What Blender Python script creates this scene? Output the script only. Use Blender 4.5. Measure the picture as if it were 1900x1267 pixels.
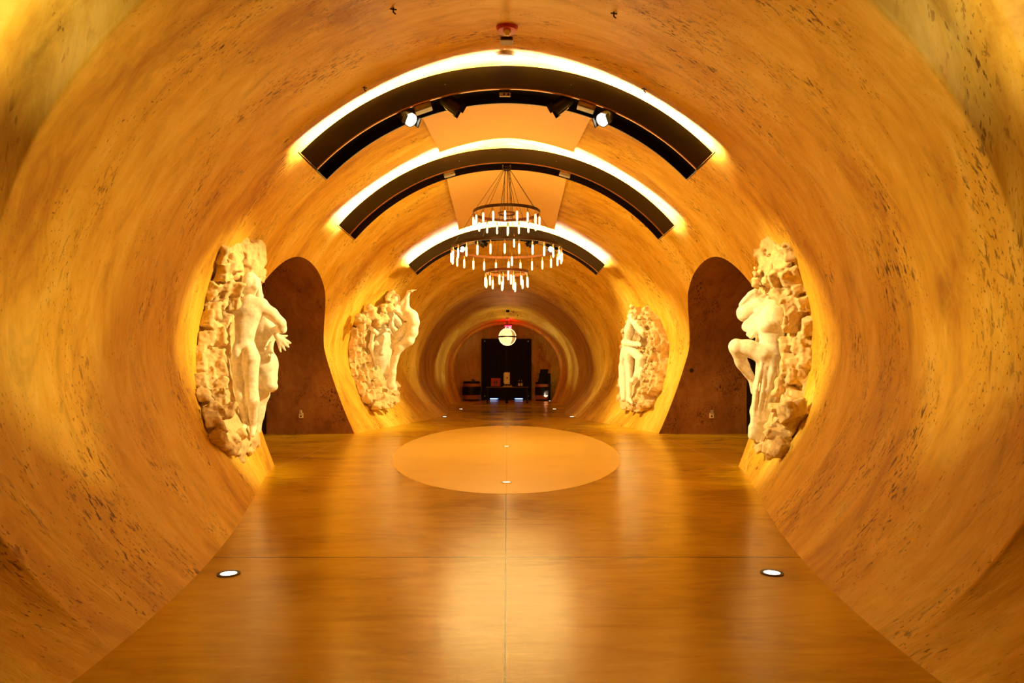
import bpy, bmesh, math, random
import numpy as np
from mathutils import Vector, Matrix
PI=math.pi
random.seed(4)
for o in list(bpy.data.objects): bpy.data.objects.remove(o)
S=bpy.context.scene; COL=S.collection
# ---------------------------------------------------------------- camera, world, exposure
CAMZ=1.4; FPX=1270.0; VX,VY=940.0,690.0
cd=bpy.data.cameras.new('camera'); cam=bpy.data.objects.new('camera',cd); COL.objects.link(cam)
cam.location=(0,0,CAMZ); cam.rotation_euler=(PI/2,0,0)
cd.sensor_width=36; cd.lens=FPX/1900*36; cd.shift_x=10/1900; cd.shift_y=56.5/1900; cd.clip_start=.05; cd.clip_end=200
S.camera=cam
w=bpy.data.worlds.new('world'); S.world=w; w.use_nodes=True
w.node_tree.nodes['Background'].inputs[0].default_value=(.010,.006,.003,1); w.node_tree.nodes['Background'].inputs[1].default_value=0.5
vs=S.view_settings; vs.view_transform='Standard'; vs.look='None'; vs.gamma=1; vs.use_curve_mapping=False; vs.exposure=0.6

WARM=(1.0,.66,.20); LEDC=(1.0,.76,.66); UPC=(1.0,.76,.30); SPC=(1.0,.74,.28)
def lamp(name,typ,loc,power,color,target=None,size=.05,angle=60,blend=.5,sx=None,sy=None):
    l=bpy.data.lights.new(name,typ); l.energy=power; l.color=color
    if typ=='AREA':
        l.shape='RECTANGLE'; l.size=sx; l.size_y=sy
    else: l.shadow_soft_size=size
    if typ=='SPOT': l.spot_size=math.radians(angle); l.spot_blend=blend
    o=bpy.data.objects.new(name,l); COL.objects.link(o); o.location=loc
    if target is not None: o.rotation_euler=(Vector(target)-Vector(loc)).to_track_quat('-Z','Y').to_euler()
    return o
# unseen spots added beside the view to brighten the near vault corners
lamp('corner_fill_spot','SPOT',(-1.75,2.55,2.6),75,(1,.84,.50),(-2.75,3.25,3.6),.12,82,.8)
lamp('corner_fill_spot','SPOT',(1.75,2.55,2.6),58,(1,.82,.56),(2.75,3.25,3.6),.12,82,.8)

# ---------------------------------------------------------------- shape of the vault
def sec(z):
    z=np.asarray(z,float)
    d=np.clip(np.abs(z-12.85)/10.3,0,1); b=.5+.5*np.cos(np.pi*d)
    W=1.95+1.78*b; B=2.84+1.35*b**.85; hb=1.5+.5*b; T=4.12+1.54*b**.72; p=2-.8*b; n=2-.3*b**.5
    e=np.clip(1-np.abs(z-12.85)/2.2,0,1); e=e*e*(3-2*e); T=T+.09*e; B=B+.16*e
    t=np.clip(3.80-z,0,2.2); tb=np.clip(3.42-z,0,2.2)
    B=B+.22*(1-np.exp(-tb/.2))+.25*tb; T=T+.55*(1-np.exp(-t/.10))+.40*t
    c=np.clip((z-14.5)/3,0,1)*np.clip((21-z)/3,0,1); T=T+.17*c; B=B+.28*c
    u=np.clip((z-21.95)/7.0,0,1); us=u*u*(3-2*u)
    B=B+.20*np.sin(np.pi*u)**2; T=T+.15*np.sin(np.pi*u)**2; W=W+.45*us
    s=np.interp(z,[29.3,29.5,29.62,29.85,31.9,32.08,32.18,32.25,32.5,32.7],[1,.99,.945,.94,.93,.92,.88,.875,.875,.95])
    sT=np.interp(z,[29.3,29.5,29.62,29.85,31.9,32.08,32.18,32.25,32.5,32.7],[1,.985,.93,.915,.915,.91,.885,.88,.88,.95])
    return W*s,B*s,hb,T*sT,p,n
def wx(z,h):
    W,B,hb,T,p,n=sec(z)
    lo=W+(B-W)*(1-np.clip(1-h/hb,0,1)**p)
    q=np.clip((h-hb)/(T-hb),0,1)
    up=B*np.clip(1-q**n,0,1)**(1/n)
    return np.where(h<hb,lo,up)
def ceil_h(z,x):
    W,B,hb,T,p,n=sec(z); return float(hb+(T-hb)*(1-min(1,abs(x)/B)**n)**(1/n))
def Q(px,py,z): return np.array([(px-VX)*z/FPX,z,CAMZ-(py-VY)*z/FPX])
def hit(px,py,d=0.0,z0=4,z1=21):
    zs=np.linspace(z0,z1,1500); X=np.abs(px-VX)*zs/FPX; h=CAMZ-(py-VY)*zs/FPX
    k=np.argmax(X>=wx(zs,h)-d); z=zs[k]
    return np.array([(px-VX)*z/FPX,z,CAMZ-(py-VY)*z/FPX])

# ---------------------------------------------------------------- node helpers / materials
def nt(name):
    m=bpy.data.materials.new(name); m.use_nodes=True; t=m.node_tree; b=t.nodes['Principled BSDF']; return m,t,b
def N(t,typ,**k):
    n=t.nodes.new(typ)
    for a,v in k.items():
        if a.startswith('i_'):
            key=a[2:]; key=int(key) if key.isdigit() else key.replace('_',' ')
            n.inputs[key].default_value=v
        else: setattr(n,a,v)
    return n
def L(t,a,b): t.links.new(a,b)
def ramp(t,fac,stops):
    r=t.nodes.new('ShaderNodeValToRGB'); e=r.color_ramp.elements
    while len(e)<len(stops): e.new(.5)
    for el,(p,c) in zip(e,stops): el.position=p; el.color=(*c,1) if len(c)==3 else c
    L(t,fac,r.inputs[0]); return r.outputs[0]
def mixc(t,fac,a,b,mode='MIX'):
    m=t.nodes.new('ShaderNodeMix'); m.data_type='RGBA'; m.blend_type=mode
    for s,v in ((m.inputs[0],fac),(m.inputs[6],a),(m.inputs[7],b)):
        if hasattr(v,'node'): L(t,v,s)
        else: s.default_value=v if not isinstance(v,tuple) or len(v)==4 else (*v,1)
    return m.outputs[2]
def math_(t,op,a,b=0.0,c=None):
    m=t.nodes.new('ShaderNodeMath'); m.operation=op
    for i,v in enumerate((a,b) if c is None else (a,b,c)):
        if hasattr(v,'node'): L(t,v,m.inputs[i])
        else: m.inputs[i].default_value=v
    return m.outputs[0]
def mapped(t,src,scale,loc=(0,0,0),rot=(0,0,0)):
    m=N(t,'ShaderNodeMapping'); m.inputs['Scale'].default_value=scale; m.inputs['Location'].default_value=loc; m.inputs['Rotation'].default_value=rot
    L(t,src,m.inputs['Vector']); return m.outputs[0]
def noise(t,vec,scale,detail=4,rough=.55,dist=0):
    n=N(t,'ShaderNodeTexNoise'); n.inputs['Scale'].default_value=scale; n.inputs['Detail'].default_value=detail
    n.inputs['Roughness'].default_value=rough; n.inputs['Distortion'].default_value=dist; L(t,vec,n.inputs['Vector']); return n.outputs['Fac']
def plaster(name,cols,stain_and_shade=(.10,.036,.006),uv=True,spk=1.0,rough=.5):
    m,t,b=nt(name)
    tc=N(t,'ShaderNodeTexCoord'); src=tc.outputs['UV'] if uv else tc.outputs['Object']
    big=noise(t,mapped(t,src,(.9,.35,.6)),1.0,5,.6,.6)
    st=noise(t,mapped(t,src,(3.6,1.3,3),rot=(0,0,.12)),1.0,8,.68,1.3)
    f=math_(t,'ADD',math_(t,'MULTIPLY',big,.62),math_(t,'MULTIPLY',st,.38))
    c=ramp(t,f,[(.37,cols[0]),(.5,cols[1]),(.63,cols[2])])
    # small trowel scars in loose clusters, drawn out along the arch
    sp=noise(t,mapped(t,src,(24,9,16),rot=(0,0,.18)),1.0,3,.6,.3)
    cl=noise(t,mapped(t,src,(1.4,.8,1.2),loc=(7,3,1)),1.0,3,.65,.4)
    a=ramp(t,sp,[(.545,(0,0,0)),(.63,(1,1,1))]); bb=ramp(t,cl,[(.51,(0,0,0)),(.63,(1,1,1))])
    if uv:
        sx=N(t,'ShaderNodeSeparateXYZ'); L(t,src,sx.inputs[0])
        ridge_dirt_shade=math_(t,'SUBTRACT',1.0,math_(t,'MULTIPLY',math_(t,'ABSOLUTE',math_(t,'SUBTRACT',sx.outputs[0],3.66)),5.5)); ridge_dirt_shade=math_(t,'MAXIMUM',ridge_dirt_shade,0.0); um=math_(t,'SUBTRACT',4.3,math_(t,'ABSOLUTE',sx.outputs[1])); um=math_(t,'MINIMUM',math_(t,'MAXIMUM',um,0.0),1.0); ridge_dirt_shade=math_(t,'MULTIPLY',ridge_dirt_shade,um)  # band along the near ridge: crease shade painted in, together with dirt
        bb=math_(t,'MAXIMUM',bb,math_(t,'MULTIPLY',ridge_dirt_shade,ramp(t,cl,[(.30,(0,0,0)),(.46,(1,1,1))])))
    k=math_(t,'MULTIPLY',a,bb)
    k=math_(t,'MULTIPLY',k,.95*spk)
    dots=noise(t,mapped(t,src,(46,26,40)),1.0,2,.5)
    k2=math_(t,'MULTIPLY',ramp(t,dots,[(.63,(0,0,0)),(.67,(1,1,1))]),ramp(t,cl,[(.42,(0,0,0)),(.55,(1,1,1))]))
    k=math_(t,'MAXIMUM',k,math_(t,'MULTIPLY',k2,.75*spk))
    # broad faint smears
    sm=noise(t,mapped(t,src,(2.6,1.0,2),loc=(2,9,4),rot=(0,0,-.1)),1.0,6,.7,1.0)
    k=math_(t,'MAXIMUM',k,math_(t,'MULTIPLY',ramp(t,sm,[(.54,(0,0,0)),(.72,(1,1,1))]),.32*spk))
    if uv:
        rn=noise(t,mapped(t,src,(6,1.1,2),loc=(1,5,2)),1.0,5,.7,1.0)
        k=math_(t,'MAXIMUM',k,math_(t,'MULTIPLY',math_(t,'MULTIPLY',ridge_dirt_shade,ramp(t,rn,[(.30,(.35,.35,.35)),(.62,(1,1,1))])),.72))  # darkens the ridge crease: painted shade, broken up by dirt
    c=mixc(t,k,c,stain_and_shade)
    L(t,c,b.inputs['Base Color'])
    b.inputs['Roughness'].default_value=rough; b.inputs['Specular IOR Level'].default_value=.12
    bp=N(t,'ShaderNodeBump'); bp.inputs['Strength'].default_value=.5; bp.inputs['Distance'].default_value=.04
    hgt=math_(t,'SUBTRACT',math_(t,'ADD',noise(t,mapped(t,src,(2.6,1.0,2)),1.0,5,.6,.5),math_(t,'MULTIPLY',sp,.10)),math_(t,'MULTIPLY',k,.12))
    L(t,hgt,bp.inputs['Height']); L(t,bp.outputs[0],b.inputs['Normal'])
    return m
M={}
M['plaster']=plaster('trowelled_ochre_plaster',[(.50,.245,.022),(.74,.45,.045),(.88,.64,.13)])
M['side']=plaster('brown_side_plaster',[(.22,.085,.028),(.32,.13,.042),(.40,.18,.06)],stain_and_shade=(.05,.018,.006),uv=False)
def simple(name,col,rough=.5,metal=0,emit=None,es=0,spec=.5,bump=None,var=.13):
    m,t,b=nt(name); b.inputs['Roughness'].default_value=rough; b.inputs['Metallic'].default_value=metal
    b.inputs['Specular IOR Level'].default_value=spec
    tc=N(t,'ShaderNodeTexCoord'); nz=noise(t,tc.outputs['Object'],bump[0] if bump else 9.0,4)
    hi=tuple(min(1,x*(1+var)) for x in col); lo=tuple(x*(1-var) for x in col)
    L(t,ramp(t,nz,[(.35,lo),(.65,hi)]),b.inputs['Base Color'])
    if bump:
        bp=N(t,'ShaderNodeBump'); bp.inputs['Strength'].default_value=bump[1]; bp.inputs['Distance'].default_value=.02
        L(t,nz,bp.inputs['Height']); L(t,bp.outputs[0],b.inputs['Normal'])
    if emit: b.inputs['Emission Color'].default_value=(*emit,1); b.inputs['Emission Strength'].default_value=es
    return m
M['panel']=simple('smooth_cream_panel',(.78,.50,.17),.6,var=.02)
M['beam']=simple('dark_brown_metal',(.013,.0055,.003),.4)
M['lip']=simple('copper_edge_metal',(.45,.22,.10),.35,.8)
M['black']=simple('matt_black_metal',(.004,.003,.0025),.5,spec=.25)
M['blackgloss']=simple('satin_black_metal',(.02,.018,.018),.25)
M['led']=simple('led_strip_glow',(.9,.8,.6),.5,emit=LEDC,es=70)
M['stone']=simple('carved_white_stone',(.86,.80,.68),.75,bump=(22.0,.18))
M['rock']=simple('rough_broken_stone',(.68,.50,.26),.85,bump=(11.0,.9))
M['copper']=simple('aged_copper_ring',(.20,.075,.03),.35,.9)
M['darkring']=simple('dark_bronze_ring',(.05,.025,.015),.4,.8)
M['brass']=simple('brass_socket',(.55,.30,.10),.3,.9)
M['bulb']=simple('warm_tube_bulb_glass',(.9,.6,.3),.3,emit=(1,.62,.25),es=3.2)
M['greybox']=simple('grey_plastic_box',(.30,.26,.22),.4)
M['lens']=simple('lit_lamp_lens',(.9,.9,.85),.3,emit=(1,.86,.66),es=10)
M['uplens']=simple('lit_floor_lens',(.9,.9,.85),.3,emit=(1,.90,.72),es=4)
M['uplens_dim']=simple('dim_floor_lens',(.8,.7,.5),.3,emit=(1,.75,.4),es=1.6)
M['steel']=simple('brushed_steel_ring',(.45,.38,.30),.35,.9)
M['darkrim']=simple('dark_rim_metal',(.06,.045,.035),.4,.7)
M['white']=simple('white_plastic',(.55,.45,.36),.45)
M['red']=simple('red_plastic',(.45,.015,.01),.4)
M['glass']=simple('clear_dome_plastic',(.8,.7,.5),.1)
M['pink']=simple('ivory_outlet_plastic',(.9,.75,.6),.5)
M['wood']=simple('oiled_oak_staves',(.42,.16,.05),.5,bump=(30.0,.2))
M['darkwood']=simple('near_black_wood',(.006,.003,.0025),.5,spec=.25)
M['doorwood']=simple('dark_door_wood',(.006,.002,.0015),.6,spec=.2)
M['redpaper']=simple('deep_red_card',(.42,.02,.012),.5)
M['cream']=simple('cream_card',(.85,.62,.28),.5)
M['gold']=simple('pale_gold_carving',(.75,.42,.12),.4,.3)
M['ink']=simple('dark_ink',(.03,.008,.005),.5)
M['bottle']=simple('dark_bottle_glass',(.006,.008,.006),.12)
M['cable']=simple('thin_black_cable',(.02,.01,.006),.5)
M['globe']=simple('glowing_beaded_glass',(.9,.8,.5),.3,emit=(1,.74,.30),es=.14)
M['globe_rod']=simple('bright_glass_rods',(.9,.85,.6),.2,emit=(1,.80,.42),es=.7)
M['exitred']=simple('exit_sign_red',(.5,.02,.03),.4,emit=(1,.01,.03),es=3.0)
M['exitletter']=simple('exit_letter_glow',(.9,.4,.4),.4,emit=(1,.35,.38),es=6)
M['blue']=simple('blue_daylight_gap',(.3,.5,.9),.4,emit=(.10,.30,1),es=1.6)
M['bluew']=simple('pale_daylight_gap',(.6,.8,1),.4,emit=(.5,.75,1),es=3)
def floor_mat(name,cols,rough,inlay=False):
    m,t,b=nt(name); tc=N(t,'ShaderNodeTexCoord'); src=tc.outputs['Object']
    big=noise(t,mapped(t,src,(.55,.8,1)),1.0,5,.6,.8)
    tw=noise(t,mapped(t,src,(1.2,5.0,1)),1.0,6,.65,1.6)
    f=math_(t,'ADD',math_(t,'MULTIPLY',big,.6),math_(t,'MULTIPLY',tw,.4))
    c=ramp(t,f,[(.36,cols[0]),(.5,cols[1]),(.64,cols[2])])
    sep=N(t,'ShaderNodeSeparateXYZ'); L(t,src,sep.inputs[0]); X,Y=sep.outputs[0],sep.outputs[1]
    def line(v,at,wd): return math_(t,'LESS_THAN',math_(t,'ABSOLUTE',math_(t,'SUBTRACT',v,at)),wd)
    if not inlay:
        wob=math_(t,'MULTIPLY',math_(t,'SUBTRACT',noise(t,mapped(t,src,(2,2,2)),1.0,3),.5),.005)
        ln=math_(t,'MAXIMUM',line(math_(t,'ADD',X,wob),-.008,.0055),line(math_(t,'ADD',Y,wob),5.17,.009))
        ln=math_(t,'MAXIMUM',ln,math_(t,'MULTIPLY',line(Y,7.78,.006),.18))
        side=math_(t,'MULTIPLY',line(math_(t,'ABSOLUTE',X),3.36,.012),math_(t,'LESS_THAN',math_(t,'ABSOLUTE',math_(t,'SUBTRACT',Y,12.85)),2.8))
        c=mixc(t,math_(t,'MULTIPLY',side,.6),c,(.75,.45,.15))
        c=mixc(t,math_(t,'MULTIPLY',ln,.92),c,(.02,.007,.002))
    else:
        ln=math_(t,'MULTIPLY',math_(t,'MAXIMUM',line(X,0,.006),line(Y,10.3,.01)),.22)
        c=mixc(t,ln,c,(.3,.15,.04))
    L(t,c,b.inputs['Base Color'])
    r=math_(t,'MULTIPLY_ADD',big,.16,rough-.08); L(t,r,b.inputs['Roughness'])
    b.inputs['Specular IOR Level'].default_value=.5
    bp=N(t,'ShaderNodeBump'); bp.inputs['Strength'].default_value=.12; bp.inputs['Distance'].default_value=.01
    L(t,math_(t,'ADD',tw,math_(t,'MULTIPLY',noise(t,mapped(t,src,(3,9,1)),1.0,5,.7,2.0),.6)),bp.inputs['Height']); L(t,bp.outputs[0],b.inputs['Normal'])
    return m
M['floor']=floor_mat('polished_amber_concrete',[(.42,.23,.004),(.60,.36,.007),(.70,.45,.016)],.22)
M['inlay']=floor_mat('honed_sand_inlay',[(.82,.60,.155),(.86,.64,.18),(.90,.67,.20)],.42,True)

# ---------------------------------------------------------------- object helpers
def link(o,parent=None):
    COL.objects.link(o)
    if parent is not None: o.parent=parent
    return o
def tag(o,label=None,cat=None,group=None,kind=None):
    if label: o['label']=label
    if cat: o['category']=cat
    if group: o['group']=group
    if kind: o['kind']=kind
    return o
def thing(name,label,cat,loc=(0,0,0),rot=(0,0,0),group=None):
    o=bpy.data.objects.new(name,None); o.empty_display_size=.1; link(o); o.location=loc; o.rotation_euler=rot
    return tag(o,label,cat,group)
def mesh(name,vs_,fs,mat,parent=None,smooth=False,uvs=None,normals=None):
    me=bpy.data.meshes.new(name); me.from_pydata([tuple(map(float,v)) for v in vs_],[],[tuple(map(int,f)) for f in fs]); me.materials.append(mat)
    if smooth or normals is not None:
        me.polygons.foreach_set('use_smooth',[True]*len(me.polygons))
    if uvs is not None:
        ul=me.uv_layers.new(name='UVMap'); idx=np.zeros(len(me.loops),int); me.loops.foreach_get('vertex_index',idx)
        ul.data.foreach_set('uv',np.asarray(uvs,float)[idx].ravel())
    me.update()
    if normals is not None: me.normals_split_custom_set_from_vertices([tuple(n) for n in normals])
    return link(bpy.data.objects.new(name,me),parent)
class MB:
    def __init__(s): s.bm=bmesh.new()
    def mat4(s,loc,rot=None,sc=(1,1,1)):
        R=rot if isinstance(rot,Matrix) else (Matrix.Identity(4) if rot is None else Matrix.Rotation(rot[2],4,'Z')@Matrix.Rotation(rot[1],4,'Y')@Matrix.Rotation(rot[0],4,'X'))
        return Matrix.Translation(loc)@R@Matrix.Diagonal((*sc,1))
    def box(s,loc,size,rot=None,bev=0):
        r=bmesh.ops.create_cube(s.bm,size=1,matrix=s.mat4(loc,rot,size))
        if bev:
            es=list({e for v in r['verts'] for e in v.link_edges})
            bmesh.ops.bevel(s.bm,geom=es,offset=bev,segments=2,affect='EDGES',profile=.5)
        return s
    def cyl(s,a,b,r1,r2=None,seg=20,caps=True):
        a,b=Vector(a),Vector(b); d=b-a; r2=r1 if r2 is None else r2
        R=d.to_track_quat('Z','Y').to_matrix().to_4x4()
        bmesh.ops.create_cone(s.bm,cap_ends=caps,segments=seg,radius1=r1,radius2=r2,depth=d.length,matrix=Matrix.Translation((a+b)/2)@R); return s
    def sph(s,loc,r,u=16,v=10,sc=(1,1,1)):
        bmesh.ops.create_uvsphere(s.bm,u_segments=u,v_segments=v,radius=r,matrix=s.mat4(loc,None,sc)); return s
    def lathe(s,prof,loc=(0,0,0),seg=24,R=None):
        closed=len(prof)>3 and prof[0]==prof[-1]
        vs=[];T=Matrix.Translation(loc)@(R or Matrix.Identity(4))
        for r,z in prof: vs.append([s.bm.verts.new(T@Vector((r*math.cos(2*PI*k/seg),r*math.sin(2*PI*k/seg),z))) for k in range(seg)])
        for i in range(len(prof)-1):
            for k in range(seg):
                s.bm.faces.new((vs[i][k],vs[i][(k+1)%seg],vs[i+1][(k+1)%seg],vs[i+1][k]))
        for i in (0,-1):
            if prof[i][0]>1e-4 and not closed: s.bm.faces.new(vs[i] if i else vs[i][::-1])
        return s
    def build(s,name,mat,parent=None,smooth=False,loc=None):
        bmesh.ops.remove_doubles(s.bm,verts=s.bm.verts,dist=1e-6)
        bmesh.ops.recalc_face_normals(s.bm,faces=s.bm.faces)
        me=bpy.data.meshes.new(name); s.bm.to_mesh(me); s.bm.free(); me.materials.append(mat)
        if smooth:
            me.polygons.foreach_set('use_smooth',[True]*len(me.polygons)); me.set_sharp_from_angle(angle=math.radians(38))
        o=link(bpy.data.objects.new(name,me),parent)
        if loc: o.location=loc
        return o
def copy_tree(o,parent=None):
    c=o.copy(); COL.objects.link(c)
    if parent is not None: c.parent=parent
    for ch in list(o.children): copy_tree(ch,c)
    return c

# ---------------------------------------------------------------- the vault shell
HW,H0,TOP=2.66,1.25,3.52      # side openings: half width, spring height, top
def gopen(y,h):               # <0 inside the opening
    dz=np.abs(y-12.85)
    lowr=dz-HW
    up=(np.sqrt((dz/HW)**2+(np.maximum(h-H0,0)/(TOP-H0))**2)-1)*HW
    return np.where(h<H0,lowr,up)
def profile_u(z,u):
    """u in [0,1]: floor to crown, returns x,h"""
    W,B,hb,T,p,n=sec(z); U0=.28
    lo=u<U0
    h1=hb*u/U0; x1=W+(B-W)*(1-np.clip(1-h1/hb,0,1)**p)
    a=np.clip((u-U0)/(1-U0),0,1)*PI/2
    x2=B*np.cos(a)**(2/n); h2=hb+(T-hb)*np.sin(a)**(2/n)
    # arc-ish parameter keeps the grid even
    return np.where(lo,x1,x2),np.where(lo,h1,h2)
def shell(name,side,u0,u1,nu,z0,z1,dz,flip,bothsides=False):
    zs=np.unique(np.concatenate([np.arange(z0,29.2,dz),np.linspace(29.2,z1,50),np.linspace(1.5,4.2,80)]))
    us=np.linspace(u0,u1,nu) if not bothsides else np.concatenate([np.linspace(u0,1,nu),np.linspace(1,u0,nu)[1:]])
    sg=np.full(len(us),float(side)) if not bothsides else np.concatenate([-np.ones(nu),np.ones(nu-1)])
    Z,U=np.meshgrid(zs,us,indexing='ij'); SG=np.broadcast_to(sg,U.shape)
    def P(Z,U):
        x,h=profile_u(Z,np.clip(U,0,1)); return x,h
    x,h=P(Z,U)
    e=.004
    def D(Za,Ua,Zb,Ub):
        xa,ha=P(Za,Ua); xb,hb_=P(Zb,Ub); return np.stack([xb-xa,Zb-Za,hb_-ha],-1)
    tz=D(Z-e,U,Z+e,U); tu=D(Z,np.clip(U-e,0,1),Z,np.clip(U+e,0,1))
    nr=np.cross(tz,tu); ln=np.linalg.norm(nr,axis=-1,keepdims=True); nr=nr/np.maximum(ln,1e-9)
    crown=U>.9995; nr[crown]=np.array([0,0,-1.0])
    # inward normal : x component points to axis
    sgn=np.where((nr[...,0]*-1+(nr[...,2]*-.001))>=0,1,-1); nr=nr*sgn[...,None]
    nr[...,0]*=SG
    nr[crown]=np.array([0,0,-1.0])
    X=x*SG
    V=np.stack([X,Z,h],-1).reshape(-1,3); NR=nr.reshape(-1,3)
    xs=np.concatenate([np.zeros((len(zs),1)),np.cumsum(np.hypot(np.diff(x,axis=1),np.diff(h,axis=1)),axis=1)],1)
    # arc coordinate measured from the floor, continued on the far side
    base=0 if u0==0 else 0
    if u0>0 and not bothsides: base=0
    if u0>0:
        uu=np.linspace(0,u0,40); Z2,U2=np.meshgrid(zs,uu,indexing='ij'); a,b=P(Z2,U2); base=np.hypot(np.diff(a,axis=1),np.diff(b,axis=1)).sum(1,keepdims=True)
        xs=xs+base
    uu=np.linspace(0,1,80); Z3,U3=np.meshgrid(zs,uu,indexing='ij'); a,b=P(Z3,U3); tot=np.hypot(np.diff(a,axis=1),np.diff(b,axis=1)).sum(1,keepdims=True)
    if bothsides: vv=xs-tot
    else: vv=(tot-xs)*side
    UV=np.stack([np.broadcast_to(zs[:,None],xs.shape),vv],-1).reshape(-1,2)
    V=list(V); NR=list(NR); UV=list(UV); faces=[]; nj=len(us)
    G=gopen(Z,h).ravel(); cut={}
    def inter(a,b):
        k=(min(a,b),max(a,b))
        if k in cut: return cut[k]
        ga,gb=G[k[0]],G[k[1]]; t=ga/(ga-gb)
        v=V[k[0]]*(1-t)+V[k[1]]*t
        V.append(v); n=NR[k[0]]*(1-t)+NR[k[1]]*t; NR.append(n/np.linalg.norm(n)); UV.append(UV[k[0]]*(1-t)+UV[k[1]]*t)
        cut[k]=len(V)-1; return cut[k]
    for i in range(len(zs)-1):
        for j in range(nj-1):
            q=[i*nj+j,(i+1)*nj+j,(i+1)*nj+j+1,i*nj+j+1]
            gs=[G[a]>=0 for a in q]
            if not any(gs): continue
            if not all(gs):
                o=[]
                for a in range(4):
                    b=(a+1)%4
                    if gs[a]: o.append(q[a])
                    if gs[a]!=gs[b]: o.append(inter(q[a],q[b]))
                q=o
            if len(q)<3: continue
            # orientation toward the inward normal
            p0,p1,p2=V[q[0]],V[q[1]],V[q[2]]
            if np.dot(np.cross(p1-p0,p2-p0),NR[q[0]])<0: q=q[::-1]
            faces.append(q)
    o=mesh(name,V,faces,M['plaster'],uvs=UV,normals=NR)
    return tag(o,kind='structure')
Z0,Z1=-6.0,34.3
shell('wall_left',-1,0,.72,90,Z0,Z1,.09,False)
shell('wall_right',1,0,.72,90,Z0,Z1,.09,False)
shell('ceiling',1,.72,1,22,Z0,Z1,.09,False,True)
# side tunnels crossing the hall
def side_tunnel(sd,name,nm_end):
    XE=5.44
    pr=[]
    for t in np.linspace(0,1,10)[:-1]: pr.append((12.85-HW,H0*t))
    for a in np.linspace(0,PI,41): pr.append((12.85-HW*math.cos(a),H0+(TOP-H0)*math.sin(a)))
    for t in np.linspace(1,0,10)[1:]: pr.append((12.85+HW,H0*t))
    V=[];F=[]
    for y,h in pr:
        x0=float(wx(y,h))-.004; 
        for k,f in enumerate((0,.02,.1,.3,.6,1)):
            xx=x0+(XE-x0)*f; r=0
            V.append((sd*xx,y,h))
    for i in range(len(pr)-1):
        for k in range(5):
            q=[i*6+k,i*6+k+1,(i+1)*6+k+1,(i+1)*6+k]; F.append(q if sd>0 else q[::-1])
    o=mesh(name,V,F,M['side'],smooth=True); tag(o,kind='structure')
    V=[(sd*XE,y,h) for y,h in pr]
    o=mesh(nm_end,V,[list(range(len(V)))],M['black']); tag(o,kind='structure')  # added black sheet standing in for the darkness further down the tunnel
side_tunnel(-1,'wall_side_tunnel_left','dark_end_left'); side_tunnel(1,'wall_side_tunnel_right','dark_end_right')
fl=mesh('floor',[(-6,Z0,0),(6,Z0,0),(6,Z1,0),(-6,Z1,0)],[(0,1,2,3)],M['floor']); tag(fl,kind='structure')
b=MB(); b.lathe([(1,0),(1,.003)],seg=128); inl=b.build('inlay',M['inlay'],fl)
inl.data.transform(Matrix.Diagonal((1.97,4.95,1,1))); inl.data.transform(Matrix.Translation((-.01,12.8,0)))
tag(inl,'pale sand-coloured oval inlay')
def endwall(name,y,mat,rev):
    us=np.linspace(0,1,40); x,h=profile_u(np.full(40,y),us)
    P=[(a,y,b_) for a,b_ in zip(x,h)]+[(-a,y,b_) for a,b_ in zip(x[::-1][1:],h[::-1][1:])]
    o=mesh(name,P,[list(range(len(P)))[::(1 if rev else -1)]],mat,uvs=[(p[0],p[2]) for p in P]); return tag(o,kind='structure')
endwall('wall_end',Z1,M['plaster'],False); endwall('wall_back',Z0,M['plaster'],True)
# double door in the end wall
dr=MB(); dr.box((-.01,34.24,1.53),(2.5,.12,3.06)); dr=dr.build('door_1',M['black']); tag(dr,kind='structure')
for k,sx in enumerate((-1,1)):
    b=MB()
    for i in range(5): b.box((sx*.62-.01+(i-2)*.225,34.15,1.55),(.212,.06,2.9),bev=.006)
    b.build('door_leaf',M['doorwood'],dr)
    b=MB(); b.box((sx*.14,34.10,1.1),(.025,.03,.5)); b.build('door_handle',M['steel'],dr)
    for hh in (2.93,.2):
        b=MB(); b.box((sx*1.08-.01,34.11,hh),(.05,.02,.05)); b.build('hinge',M['steel'],dr)
    b=MB(); b.box((-.01+sx*.66-sx*.05,34.11,.065),(.40,.012,.04)); g=b.build('light_gap',M['blue'],dr); tag(g,'blue daylight gap under the door')
    b=MB(); b.box((-.01+sx*.66+sx*.03-sx*.05,34.10,.062),(.34,.008,.018)); b.build('light_core',M['bluew'],g)

# ---------------------------------------------------------------- ceiling panels between the light beams
def cpanel(y0,y1,label):
    nx,ny=24,20; V=[];F=[]
    for s in (0,1):
        for j in range(ny+1):
            y=y0+(y1-y0)*j/ny
            for i in range(nx+1):
                x=-1.21+2.42*i/nx; V.append((x,y,ceil_h(y,x)-.07-(0 if s else .045)))
    n=(nx+1)*(ny+1)
    for j in range(ny):
        for i in range(nx):
            a=j*(nx+1)+i; q=[a,a+1,a+nx+2,a+nx+1]; F.append(q[::-1]); F.append([k+n for k in q])
    for j in range(ny):
        for i in (0,nx):
            a=j*(nx+1)+i; F.append([a,a+nx+1,a+nx+1+n,a+n])
    for i in range(nx):
        for j in (0,ny):
            a=j*(nx+1)+i; F.append([a,a+1,a+1+n,a+n])
    o=mesh('ceiling_panel',V,F,M['panel'],smooth=False); tag(o,label,'panel','smooth curved ceiling panels'); return o
cpanel(8.65,12.35,'smooth curved orange ceiling panel between the nearest and the middle light beam')
cpanel(13.2,17.3,'smooth curved orange ceiling panel behind the chandelier, between middle and far light beams')

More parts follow.
